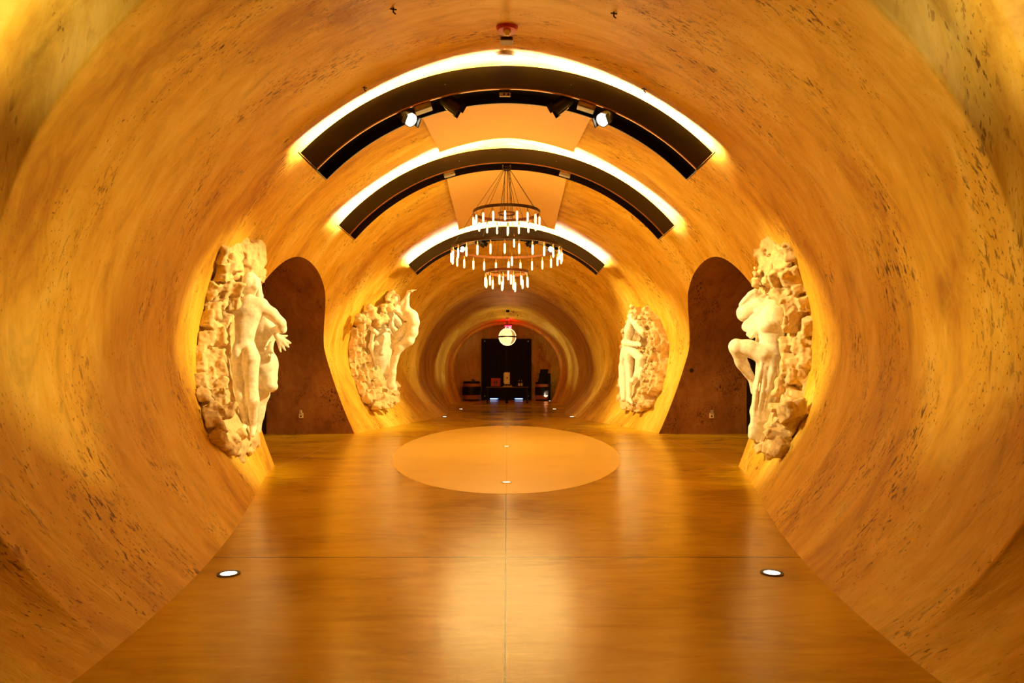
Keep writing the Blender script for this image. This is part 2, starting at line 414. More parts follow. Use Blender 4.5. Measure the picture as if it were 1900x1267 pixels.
# ---------------------------------------------------------------- arched light beams
def beam(y,ht,xc,he,label,outlet=False,dots=True):
    """y = front face; ht = top height at crown"""
    D=.45; sag=ht-he; R=(xc*xc+sag*sag)/(2*sag); cz=ht-R; A=math.asin(xc/R)
    t=thing('arched_light_beam',label,'light',(0,y+D/2,cz+R),group='arched light beams across the vault')
    def pt(a,r,yo): return (math.sin(a)*(R+r),yo,math.cos(a)*(R+r)-R)
    prof=[(-D/2,0),(-D/2,-.27),(-D/2+.018,-.27),(-D/2+.018,-.16),(D/2-.018,-.16),(D/2-.018,-.27),(D/2,-.27),(D/2,-.0),(D/2-.02,0),(D/2-.02,-.12),(-D/2+.02,-.12),(-D/2+.02,0)]
    def sweep(prof,name,mat,seg=72,ext=0):
        V=[];F=[];n=len(prof)
        for i in range(seg+1):
            a=(-A+2*A*i/seg)*(1+ext)
            for (yo,r) in prof: V.append(pt(a,r,yo))
        for i in range(seg):
            for k in range(n):
                a=i*n+k; b_=i*n+(k+1)%n; F.append([a,b_,b_+n,a+n])
        F.append(list(range(n))); F.append([seg*n+k for k in range(n)][::-1])
        bm=bmesh.new(); me=bpy.data.meshes.new(name); me.from_pydata(V,[],F); bm.from_mesh(me); bmesh.ops.recalc_face_normals(bm,faces=bm.faces); bm.to_mesh(me); bm.free()
        me.materials.append(mat); return link(bpy.data.objects.new(name,me),t)
    sweep(prof,'housing',M['beam'])
    sweep([(-D/2-.004,-.262),(-D/2-.004,-.274),(-D/2+.02,-.274),(-D/2+.02,-.262)],'lower_lip',M['lip'])
    sweep([(-D/2+.019,-.164),(-D/2+.019,-.161),(D/2-.019,-.161),(D/2-.019,-.164)],'soffit',M['black'])
    sweep([(-.10,-.115),(-.10,-.095),(.10,-.095),(.10,-.115)],'led_strip',M['led'],ext=-.015)
    for s in (-1,1):
        b=MB(); a=s*(A+.004); c=pt(a,-.12,0)
        b.box(c,(.012,D,.30),rot=(0,a,0)); b.build('end_cap',M['beam'],t)
    if outlet:
        b=MB(); b.box((-.02,-D/2+.10,-.30),(.13,.02,.045)); pl=b.build('outlet_plate',M['pink'],t)
        for dx in (-.03,.02):
            b=MB(); b.cyl((dx,-D/2+.085,-.30),(dx,-D/2+.092,-.30),.013); b.build('socket',M['ink'],pl)
    for dx in (-.20,.21):
        b=MB(); b.sph((R*math.sin(dx*2)*.55,-D/2-.001,math.cos(dx*1.1)*R-R-.14),.006,8,6); b.build('screw',M['steel'],t)
    return t,R,cz,A
B1=beam(8.0,4.98,2.41,3.96,'dark arched light beam nearest the viewer, carrying two lit and two dark spotlights',True)
B2=beam(12.63,5.53,3.10,4.105,'widest dark arched light beam, in the middle, from which the chandelier hangs')
B3=beam(17.5,5.12,2.52,4.14,'smallest-looking dark arched light beam, farthest away behind the chandelier')
def on_beam(Bm,x,r,yo,front):  # point at radial offset r below top
    t,R,cz,A=Bm; a=math.asin(x/R); return Vector((math.sin(a)*(R+r),front+yo,cz+math.cos(a)*(R+r))),a

def spot_head(loc_mount,aim,lit,label,group,length=.25,rad=.085):
    t=thing('spotlight',label,'spotlight',loc_mount,group=group)
    aim=Vector(aim).normalized(); c=Vector((0,0,-.13))
    b=MB(); b.box((0,0,-.03),(.05,.14,.05),bev=.006); b.build('track_adapter',M['blackgloss'],t)
    b=MB(); b.box((.0,-.06,-.02),(.05,.012,.07)); b.box((-.035,-.06,-.02),(.015,.014,.08)); b.build('clamp',M['lip'],t)
    b=MB(); b.cyl((0,0,-.03),(0,0,-.10),.016); 
    R=aim.to_track_quat('Z','Y').to_matrix().to_4x4()
    b.box(c+Vector((0,0,0)),(.03,.03,.05)); b.build('bracket',M['blackgloss'],t)
    b=MB(); b.lathe([(.0,-.09),(rad*.62,-.085),(rad*.75,-.07),(rad*.78,-.02),(rad,.02),(rad*1.02,length-.09),(rad*.92,length-.088),(rad*.88,length-.13),(0,length-.135)],c,R=R,seg=28)
    for k in range(5): b.lathe([(rad*.80,-.065+k*.012),(rad*.9,-.063+k*.012),(rad*.9,-.060+k*.012),(rad*.80,-.058+k*.012)],c,R=R,seg=28)
    b.build('lamp_body',M['blackgloss'],t,True)
    b=MB(); b.lathe([(0,length-.112),(rad*.85,length-.112),(rad*.85,length-.100),(0,length-.096)],c,R=R,seg=28)
    b.build('lens',M['lens'] if lit else M['blackgloss'],t,True)
    for s in (-1,1):
        b=MB(); b.box((0,0,0),(.012,rad*1.3,.07)); o=b.build('barn_door',M['black'],t)
        o.data.transform(Matrix.Translation(c)@R@Matrix.Translation((s*rad*1.08,0,length-.07)))
    return t,Vector(loc_mount)+c+aim*(length-.06)
GS='spotlight heads under the arched beams'
SC1=Vector((-3.1,8.9,1.7)); SC4=Vector((3.1,8.9,1.7)); SC2=Vector((-2.9,17.6,2.2)); SC3=Vector((2.9,17.6,2.2))
for s,lab in ((-1,'lit spotlight left of centre under the nearest beam'),(1,'lit spotlight right of centre under the nearest beam')):
    p,a=on_beam(B1,s*1.27,-.17,.10,8.0)
    aim=Vector((-s*.55,-.62,-.62)); t,e=spot_head(p,aim,True,lab,GS)
    tgt=SC4 if s<0 else SC1
    lamp('spot_beam','SPOT',e+aim.normalized()*.07+Vector((-s*.05,0,-.03)),1250,SPC,tgt+Vector((0,-.1,.1)),.05,40,.7)
    lamp('spot_flood','SPOT',e+aim.normalized()*.08,32,SPC,e+aim,.05,120,.9)
for s,lab in ((-1,'dark spotlight left of the power outlet under the nearest beam, its back to the viewer'),(1,'dark spotlight right of the power outlet under the nearest beam, its back to the viewer')):
    p,a=on_beam(B1,s*.74,-.15,.14,8.0)
    aim=Vector((-s*.75,.35,-.45)).normalized(); tgt=SC3 if s<0 else SC2
    t,e=spot_head(p,aim,False,lab,GS)
    lamp('spot_beam','SPOT',e+Vector((-s*.02,.06,-.05)),450,SPC,tgt,.05,22,.6)
for s,lab in ((-1,'small lit spotlight under the far beam, seen through the big chandelier ring, left'),(1,'small lit spotlight under the far beam, seen through the big chandelier ring, right')):
    p,a=on_beam(B3,s*1.27,-.17,.10,17.5)
    aim=Vector((-s*.5,-.7,-.5)); t,e=spot_head(p,aim,True,lab,GS)
    lamp('spot_beam','SPOT',e+aim.normalized()*.07,1200,SPC,(s*-2.95,17.4,2.0),.05,56,.8)
for s,lab in ((-1,'small dark spotlight under the far beam, left of centre behind the chandelier'),(1,'small dark spotlight under the far beam, right of centre behind the chandelier')):
    p,a=on_beam(B3,s*.74,-.15,.14,17.5)
    spot_head(p,(-s*.75,.35,-.45),False,lab,GS)
def boxunit(Bm,x,front,label,name='junction_box'):
    p,a=on_beam(Bm,x,-.24,.10,front)
    t=thing(name,label,'box',p,(0,a,0),group='grey boxes under the arched beams')
    b=MB(); b.box((0,0,-.02),(.21,.13,.15),bev=.008); b.build('case',M['greybox'],t)
    b=MB(); b.box((0,-.069,-.02),(.17,.008,.11),bev=.003); b.build('cover',M['steel'],t)
for Bm,x,f,lab in ((B1,-1.085,8.0,'grey box under the nearest beam beside the left lit spotlight'),(B1,1.035,8.0,'grey box under the nearest beam beside the right lit spotlight'),
                 (B2,-1.15,12.63,'grey box under the left half of the middle beam, left of the chandelier cables'),(B2,1.17,12.63,'grey box under the right half of the middle beam, right of the chandelier cables'),
                 (B3,-.99,17.5,'small grey box under the left half of the far beam'),(B3,.99,17.5,'small grey box under the right half of the far beam')):
    boxunit(Bm,x,f,lab)

# ---------------------------------------------------------------- chandelier
CY=12.85
ch=thing('chandelier','round tiered chandelier of bronze rings hung with many glowing tube bulbs','chandelier',(0,CY,5.26))
def zc(h): return h-5.26
b=MB(); b.box((0,0,.085),(.10,.10,.18)); b.box((0,0,.0),(.17,.17,.05),bev=.006)
b.box((0,0,-.05),(.12,.12,.05),bev=.006); cano=b.build('canopy',M['darkring'],ch)
for sx in (-1,1):
    for sy in (-1,1):
        b=MB(); b.sph((sx*.07,sy*.09,-.01),.011,8,6); b.build('canopy_bolt',M['brass'],cano)
def bulb(x,y,h,scale=1.0):
    s=scale
    b=MB(); b.lathe([(0,-.205*s),(.009*s,-.202*s),(.015*s,-.19*s),(.017*s,-.17*s),(.017*s,-.05*s),(.012*s,-.03*s),(.010*s,-.02*s)],seg=12)
    return b
bb=bulb(0,0,0); bulb0=bb.build('bulb',M['bulb'],ch,True); sk=MB(); sk.cyl((0,0,-.028),(0,0,.03),.013,seg=12); sk.cyl((0,0,.03),(0,0,.055),.005,seg=8)
sock0=sk.build('socket',M['brass'],bulb0,True)
first=[True]
def put_bulb(x,y,z):
    if first[0]: o=bulb0; first[0]=False
    else:
        o=bulb0.copy(); COL.objects.link(o); c=sock0.copy(); COL.objects.link(c); c.parent=o
    o.location=(x,y,z)
def ring(r,h,wd=.055,mat='darkring'):
    b=MB(); b.lathe([(r,-wd/2),(r+.012,-wd/2),(r+.012,wd/2),(r,wd/2),(r,-wd/2)],(0,0,zc(h)),seg=96)
    return b.build('ring',M[mat],ch,True)
RG=[(.62,4.385,18),(1.03,3.72,26),(.40,3.27,12)]
for r,h,n in RG:
    ro=ring(r,h,mat='darkring' if r>.5 else 'copper')
    if r>.5:
        b=MB(); b.lathe([(r-.003,-.024),(r-.001,-.024),(r-.001,.024),(r-.003,.024),(r-.003,-.024)],(0,0,zc(h)),seg=96); b.build('inner_face',M['copper'],ro,True)
    for k in range(n):
        a=2*PI*(k+.37)/n; put_bulb(math.cos(a)*(r+.006),math.sin(a)*(r+.006),zc(h)-.075)
ring(.15,4.37,.03,'copper')
for x,y,h in ((.02,.0,4.16),(.14,-.06,3.93),(.10,.05,3.60),(.04,-.04,3.49),(-.07,.04,3.23),(-.085,-.06,3.12),(.16,-.05,3.10),(.03,.1,3.34),(.13,.1,3.26)):
    put_bulb(x,y,zc(h))
    b=MB(); b.cyl((x,y,zc(h)+.05),(x*.4,y*.4,-.04),.0025,seg=6); b.build('cable',M['cable'],ch)
def cab(p,q,r=.004):
    b=MB(); b.cyl(p,q,r,seg=6); b.build('cable',M['cable'],ch)
for k in range(8):
    a=2*PI*(k+.3)/8; cab((math.cos(a)*.62,math.sin(a)*.62,zc(4.385)),(math.cos(a)*.05,math.sin(a)*.05,-.04))
for k in range(6):
    a=2*PI*(k+.1)/6; cab((math.cos(a)*1.03,math.sin(a)*1.03,zc(3.72)),(math.cos(a)*.62,math.sin(a)*.62,zc(4.37)))
for k in range(4):
    a=2*PI*(k+.4)/4; cab((math.cos(a)*.40,math.sin(a)*.40,zc(3.27)),(math.cos(a)*.12,math.sin(a)*.12,zc(4.37)),.003)
    cab((math.cos(a)*.15,math.sin(a)*.15,zc(4.37)),(math.cos(a)*.03,math.sin(a)*.03,-.04),.003)
lamp('chandelier_glow','POINT',(0,CY,3.3),190,WARM,size=1.3)

# ---------------------------------------------------------------- recessed floor lights
def floorlight(x,y,r,label,mat,rim,power=0,tgt=None,ang=60,col=UPC):
    t=thing('floor_light',label,'floor light',(x,y,.003),group='round lights set into the floor')
    b=MB(); b.lathe([(r*.70,0),(r*.72,.004),(r,.004),(r*1.0,0)],seg=40); b.build('rim',rim,t)
    b=MB(); b.lathe([(0,.0035),(r*.5,.0035),(r*.71,.002)],seg=40); b.build('lens',mat,t,True)
    if power:
        lamp('floor_uplight','SPOT',(x,y,.03),power,col,tgt or (x,y,3),.03,ang,.8)
floorlight(-1.925,4.74,.077,'bright dark-rimmed floor light at the foot of the left wall, nearest the viewer',M['uplens'],M['darkrim'],85,(-2.85,4.5,2.6),70)
floorlight(1.845,4.76,.077,'bright dark-rimmed floor light at the foot of the right wall, nearest the viewer',M['uplens'],M['darkrim'],85,(2.8,4.5,2.6),70)
floorlight(0,8.67,.072,'pale steel floor light in the near end of the oval inlay',M['uplens_dim'],M['steel'],15,(0,8.67,3),50)
floorlight(0,12.85,.072,'pale steel floor light in the middle of the oval inlay, below the chandelier',M['uplens_dim'],M['steel'],10,(0,12.9,3),50)
floorlight(0,17.45,.072,'faint steel floor light at the far end of the oval inlay',M['steel'],M['steel'])
floorlight(-1.93,21.3,.085,'tiny lit floor light on the left, just beyond the oval inlay',M['lens'],M['darkrim'],48,(-2.55,21.3,2.4),90)
floorlight(2.03,21.3,.085,'tiny lit floor light on the right, just beyond the oval inlay',M['lens'],M['darkrim'],48,(2.6,21.3,2.4),90)
floorlight(-1.72,25.8,.09,'tiny lit floor light on the left at the far tunnel mouth',M['lens'],M['darkrim'],170,(-2.55,29.5,2.2),42,(1,.86,.60))
floorlight(1.80,25.8,.09,'tiny lit floor light on the right at the far tunnel mouth',M['lens'],M['darkrim'],170,(2.55,29.5,2.2),42,(1,.86,.60))
floorlight(2.07,32.9,.06,'tiny lit floor light at the foot of the right barrel',M['lens'],M['darkrim'],9,(1.97,33.35,.6),70)
lamp('ring_light','SPOT',(0,27.6,1.0),24,(1,.86,.62),(0,29.6,3.95),.1,70,.6)

# ---------------------------------------------------------------- ceiling devices near the first beam
def ceil_pt(px,py):
    zs=np.linspace(4,20,3000)
    for z in zs:
        x=(px-VX)*z/FPX; h=CAMZ-(py-VY)*z/FPX
        if h>=ceil_h(z,x): return Vector((x,z,ceil_h(z,x)))
p=ceil_pt(941,48); t=thing('fire_strobe','red fire alarm strobe with clear dome on the vault crown','alarm',p)
b=MB(); b.lathe([(0,.03),(.11,.03),(.11,-.02),(.095,-.055),(0,-.06)],seg=32); b.build('base',M['red'],t,True)
b=MB(); b.sph((0,-.01,-.065),.04,16,10); b.build('dome',M['glass'],t,True)
p=ceil_pt(940,71); t=thing('ceiling_sensor_box','small grey rectangular sensor box between alarm strobe and white disc','sensor',p)
b=MB(); b.box((0,0,-.02),(.135,.12,.06),bev=.006); b.build('case',M['greybox'],t)
b=MB(); b.box((0,-.064,-.03),(.11,.01,.03)); b.build('window',M['ink'],t)
p=ceil_pt(938,98); t=thing('smoke_detector','white disc smoke detector just above the crown of the nearest beam','smoke detector',p+Vector((0,0,-.02)))
b=MB(); b.lathe([(0,.05),(.115,.05),(.115,-.005),(.095,-.035),(.03,-.05),(0,-.05)],seg=36); b.build('housing',M['white'],t,True)
b=MB(); b.lathe([(.085,.0),(.119,.0),(.119,.012),(.085,.012)],seg=36); b.build('rim',M['ink'],t,True)
for px_,py_,lab in ((730,14,'small dark hook in the vault plaster at the top left'),(1139,22,'small dark hook in the vault plaster at the top, right of the strobe'),
                    (676,160,'small dark hook above the left half of the nearest beam'),(1195,163,'small dark hook above the right half of the nearest beam')):
    p=ceil_pt(px_,py_) or ceil_pt(px_,py_+2)
    b=MB(); b.cyl((0,0,.03),(0,0,-.04),.007,seg=8); b.cyl((-.028,0,-.01),(.028,0,-.018),.006,seg=8); b.cyl((.0,0,-.04),(.02,0,-.055),.006,seg=8)
    o=b.build('ceiling_hook',M['ink'],None); o.location=p; tag(o,lab,'hook','hooks left in the vault plaster')

# ---------------------------------------------------------------- side tunnel fittings
for s,lab in ((-1,'small ivory outlet with cover on the back wall of the left side tunnel'),(1,'small ivory outlet with cover on the back wall of the right side tunnel')):
    p=Q(559 if s<0 else 1320,768,15.46)
    t=thing('wall_outlet',lab,'outlet',p,group='outlets in the side tunnels')
    b=MB(); b.box((0,-.01,-.03),(.10,.03,.12),bev=.006); b.build('cover_plate',M['pink'],t)
    b=MB(); b.box((0,-.035,.05),(.06,.05,.09),bev=.012); b.build('hood',M['white'],t)
    b=MB(); b.cyl((.0,-.03,-.05),(.0,-.024,-.05),.02,seg=12); b.build('socket',M['ink'],t)
    p=Q(559 if s<0 else 1319,666,15.47); b=MB(); b.lathe([(0,.0),(.045,0),(.045,.012),(.03,.03),(0,.03)],seg=20,R=Matrix.Rotation(PI/2,4,'X'))
    o=b.build('wall_sensor',M['side'],None,True); o.location=p+np.array([0,.03,0]); tag(o,'round brown sensor disc on the '+('left' if s<0 else 'right')+' side tunnel wall, above the outlet','sensor','round discs in the side tunnels')
p=Q(1284,687,15.47); b=MB(); b.lathe([(0,.0),(.05,0),(.045,.01),(0,.012)],seg=20,R=Matrix.Rotation(PI/2,4,'X')); o=b.build('wall_hole_cover',M['ink'],None,True); o.location=p+np.array([0,.03,0]); tag(o,'round black hole cover on the right side tunnel wall','cover')
for s in (-1,1):
    lamp('side_tunnel_lamp','SPOT',(s*4.7,12.6,3.0),45,WARM,(s*4.9,14.0,0),.08,100,.8)

# ---------------------------------------------------------------- far chamber
gy=30.0
p=Q(942,594,gy); cz_=Q(941.5,625,gy)
t=thing('globe_pendant','glowing round beaded globe pendant hanging in front of the dark door','pendant lamp',(cz_[0],gy,cz_[2]))
R_=.38
b=MB(); b.sph((0,0,0),R_*.93,32,20); b.build('inner_globe',M['globe'],t,True)
b=MB()
for k in range(26):
    a=2*PI*k/30
    for q in range(-5,5):
        t0,t1=q*PI/10*.86,(q+1)*PI/10*.86
        b.cyl((R_*math.cos(t0)*math.cos(a),R_*math.cos(t0)*math.sin(a),R_*math.sin(t0)),(R_*math.cos(t1)*math.cos(a),R_*math.cos(t1)*math.sin(a),R_*math.sin(t1)),.011,seg=5,caps=False)
b.build('glass_rods',M['globe_rod'],t,True)
b=MB(); b.lathe([(R_+.01,-.03),(R_+.018,-.03),(R_+.018,.03),(R_+.01,.03),(R_+.01,-.03)],seg=64); b.build('equator_band',M['darkring'],t,True)
b=MB(); b.cyl((0,0,R_-.03),(0,0,R_+.05),.09,.05); b.build('cap',M['brass'],t,True)
top=ceil_h(gy,0)-cz_[2]
b=MB(); b.cyl((0,0,R_),(0,0,top-.02),.008,seg=8); b.build('stem',M['darkring'],t)
b=MB(); b.cyl((0,0,top-.05),(0,0,top+.05),.08); b.build('ceiling_rose',M['brass'],t,True)
lamp('globe_glow','POINT',(cz_[0],gy-.6,cz_[2]),14,WARM,size=.3)
# exit sign
ey=31.4; ep=Q(943,607,ey); t=thing('exit_sign','red glowing exit sign hanging behind the globe pendant','sign',(ep[0],ey,ep[2]))
b=MB(); b.box((0,0,0),(.32,.02,.19),bev=.004); b.build('panel',M['exitred'],t)
b=MB(); b.box((0,0,.115),(.36,.07,.05)); b.build('housing',M['black'],t)
cu=bpy.data.curves.new('letters','FONT'); cu.body='EXIT'; cu.size=.13; cu.extrude=.003; cu.align_x='CENTER'; cu.align_y='CENTER'
tmp=bpy.data.objects.new('tmp',cu); COL.objects.link(tmp); bpy.context.view_layer.update()
me=bpy.data.meshes.new_from_object(tmp.evaluated_get(bpy.context.evaluated_depsgraph_get())); bpy.data.objects.remove(tmp)
me.transform(Matrix.Translation((0,-.014,-.03))@Matrix.Rotation(PI/2,4,'X')); me.materials.clear(); me.materials.append(M['exitletter']); link(bpy.data.objects.new('letters',me),t)
b=MB(); b.cyl((-.1,0,.13),(-.1,0,.5),.006,seg=6); b.cyl((.1,0,.13),(.1,0,.5),.006,seg=6); b.build('hanger',M['darkring'],t)
lamp('exit_glow','POINT',(ep[0],ey+.15,ep[2]-.02),5,(1,.004,.012),size=.06)
lamp('exit_glow','POINT',(ep[0],ey-.15,ep[2]+.02),11,(1,.004,.012),size=.06)
p=Q(942,578,29.5); b=MB(); b.box((0,0,0),(.14,.12,.10),bev=.01); o=b.build('ceiling_speaker',M['black'],None); o.location=(p[0],29.5,ceil_h(29.5,0)-.04); tag(o,'small black box at the crown of the first far arch','speaker')
b=MB(); b.lathe([(0,.03),(.12,.03),(.11,-.03),(0,-.045)],seg=24); o=b.build('smoke_detector',M['white'],None,True); o.location=(.03,30.5,ceil_h(30.5,.03)-.02); tag(o,'small round detector above the globe pendant in the far tunnel','smoke detector')
# barrels
def barrel(x,y,h,r,label):
    t=thing('wine_barrel',label,'barrel',(x,y,0),group='wine barrels beside the door')
    def rr(k): return r*(.86+.14*math.sin(PI*k))
    b=MB(); b.lathe([(rr(i/16),h*i/16) for i in range(17)],seg=40); b.build('staves',M['wood'],t,True)
    for a,c in ((0,.07),(.30,.76-.02),(.90,1.0)):
        b=MB(); n=8; b.lathe([(rr(a+(c-a)*i/n)+.008,h*(a+(c-a)*i/n)) for i in range(n+1)],seg=40); b.build('hoop',M['black'],t,True)
    b=MB(); b.lathe([(0,h),(r*.85,h),(r*.85,h+.012),(0,h+.012)],seg=40); b.build('lid',M['black'],t,True)
    return t
BL=barrel(Q(875,743,33.55)[0],33.55,.93,.455,'dark-banded oak barrel left of the door with small items on top')
BR=barrel(Q(1005.5,743,33.55)[0],33.55,.90,.34,'dark-banded oak barrel right of the door with a leaning black board on top')
lamp('barrel_light','SPOT',(2.07,32.9,.05),170,(1,.82,.62),(1.92,33.3,.33),.02,32,.3)
xL=Q(875,743,33.55)[0]
b=MB(); b.box((0,0,.02),(.20,.1,.04),bev=.008); b.sph((.02,0,.06),.035,10,8); o=b.build('tray_ornament',M['blackgloss'],None,True); o.location=(xL+.08,33.45,.942); tag(o,'small shiny dark ornament on the left barrel','ornament')
b=MB(); b.lathe([(0,0),(.035,0),(.02,.02),(.012,.06),(.04,.11),(.038,.11),(0,.03)],seg=16); o=b.build('metal_cup',M['steel'],None,True); o.location=(xL+.0,33.25,.942); tag(o,'tiny steel cup on the left barrel beside the dark ornament','cup')
# leaning board on right barrel
p0=Q(1006.5,709,33.5)
mm=[(-.20,.0,0),(.20,.0,0),(.32,.14,.62),(-.07,.14,.62)]
V=[(a,b_,c) for a,b_,c in mm]+[(a,b_+.03,c) for a,b_,c in mm]
o=mesh('display_board',V,[(0,1,2,3),(7,6,5,4),(0,4,5,1),(1,5,6,2),(2,6,7,3),(3,7,4,0)],M['black']); o.location=(p0[0]-.02,33.45,.915); tag(o,'black board leaning back on top of the right barrel','board')
b=MB(); b.box((0,0,.65),(.55,.35,1.3),bev=.02)
o=b.build('body',M['darkwood'],None); t=thing('cabinet','dark cabinet standing in the corner behind the right barrel','cabinet',(1.90,34.1,0)); o.parent=t; o.location=(0,0,0)
b=MB(); b.box((0,0,1.315),(.6,.38,.03)); b.build('top',M['black'],t)
# table
TY=30.6; tz=.73
t=thing('tasting_table','long black table in front of the dark door','table',(0,TY,0))
b=MB(); b.box((.03,0,tz-.02),(1.92,.6,.04),bev=.005); b.build('tabletop',M['darkwood'],t)
b=MB(); b.box((.03,-.303,tz-.005),(1.90,.006,.012)); b.build('edge_trim',M['wood'],t)
for sx in (-.86,.92):
    for sy in (-.24,.24):
        b=MB(); b.box((sx,sy,(tz-.04)/2),(.06,.06,tz-.04)); b.build('leg',M['darkwood'],t)
b=MB(); b.box((.0,.1,(tz-.04)/2),(.12,.3,tz-.04),bev=.01); b.build('pedestal',M['doorwood'],t)
def onT(px): return (px-VX)*TY/FPX
t=thing('red_box','deep red box with a dark emblem on the left of the table','box',(onT(919.7),TY+.1,tz)); 
b=MB(); b.box((0,0,.02),(.24,.2,.04)); b.build('stand',M['black'],t)
b=MB(); b.box((0,0,.21),(.42,.09,.36),bev=.005); b.build('body',M['redpaper'],t)
b=MB(); b.box((-.045,-.048,.20),(.06,.006,.09)); b.box((.05,-.048,.20),(.06,.006,.10)); b.cyl((-.045,-.045,.25),(-.045,-.052,.25),.03); b.cyl((.05,-.045,.26),(.05,-.052,.26),.028); b.box((-.05,-.048,.13),(.02,.006,.08)); b.box((.05,-.048,.13),(.02,.006,.08)); b.build('emblem',M['ink'],t)
t=thing('cream_sign','tall cream sign card with a small dark emblem in the middle of the table','sign',(onT(940.8),TY+.02,tz))
b=MB(); b.box((0,.0,.065),(.2,.12,.13)); b.build('stand',M['black'],t)
b=MB(); b.box((0,0,.385),(.24,.03,.53),bev=.003); b.build('card',M['cream'],t)
b=MB(); b.cyl((0,-.015,.40),(0,-.022,.40),.03,.02); b.cyl((0,-.015,.44),(0,-.022,.44),.016,.01); b.build('emblem',M['ink'],t)
for k,px_ in enumerate((963.2,967.8)):
    t=thing('wine_bottle',('left' if k==0 else 'right')+' one of two dark wine bottles on the right end of the table','bottle',(onT(px_),TY-.05,tz),group='wine bottles on the table')
    b=MB(); b.lathe([(0,0),(.038,0),(.04,.01),(.04,.19),(.036,.215),(.016,.25),(.0145,.30),(0,.30)],seg=20); b.build('glass',M['bottle'],t,True)
    b=MB(); b.lathe([(.041,.05),(.0415,.05),(.0415,.165),(.041,.165)],seg=20); b.build('bottle_label',M['cream'],t,True)
    b=MB(); b.lathe([(0,.308),(.017,.306),(.017,.255),(.0155,.255)],seg=16); b.build('capsule',M['steel'],t,True)
# gold script-like ornament in front of the sign
pts=[(-.21,.01),(-.17,.05),(-.14,.02),(-.12,.085),(-.09,.02),(-.06,.055),(-.04,.015),(.0,.075),(.02,.02),(.05,.06),(.075,.02),(.1,.05),(.13,.02),(.15,.085),(.175,.02),(.21,.035)]
b=MB()
for a,c in zip(pts[:-1],pts[1:]): b.cyl((a[0],0,a[1]),(c[0],0,c[1]),.011,seg=8); b.sph((c[0],0,c[1]),.011,8,6)
b.box((0,.0,.004),(.44,.05,.008)); o=b.build('gold_ornament',M['gold'],None,True); o.location=(onT(942),TY-.2,tz); tag(o,'low wavy gold ornament lying before the cream sign','ornament')

# ---------------------------------------------------------------- stone reliefs (implicit surfaces meshed with surface nets)
RNG=np.random.RandomState(7); LAT=RNG.rand(32,32,32)
def vnoise(P,f,off=0):
    q=P*f+off; i=np.floor(q).astype(int); t=q-i; t=t*t*(3-2*t); i%=32; j=(i+1)%32
    a=LAT
    c=lambda x,y,z:a[x,y,z]
    x0,y0,z0=i[...,0],i[...,1],i[...,2]; x1,y1,z1=j[...,0],j[...,1],j[...,2]
    tx,ty,tz_=t[...,0],t[...,1],t[...,2]
    return (((c(x0,y0,z0)*(1-tx)+c(x1,y0,z0)*tx)*(1-ty)+(c(x0,y1,z0)*(1-tx)+c(x1,y1,z0)*tx)*ty)*(1-tz_)
           +((c(x0,y0,z1)*(1-tx)+c(x1,y0,z1)*tx)*(1-ty)+(c(x0,y1,z1)*(1-tx)+c(x1,y1,z1)*tx)*ty)*tz_)-.5
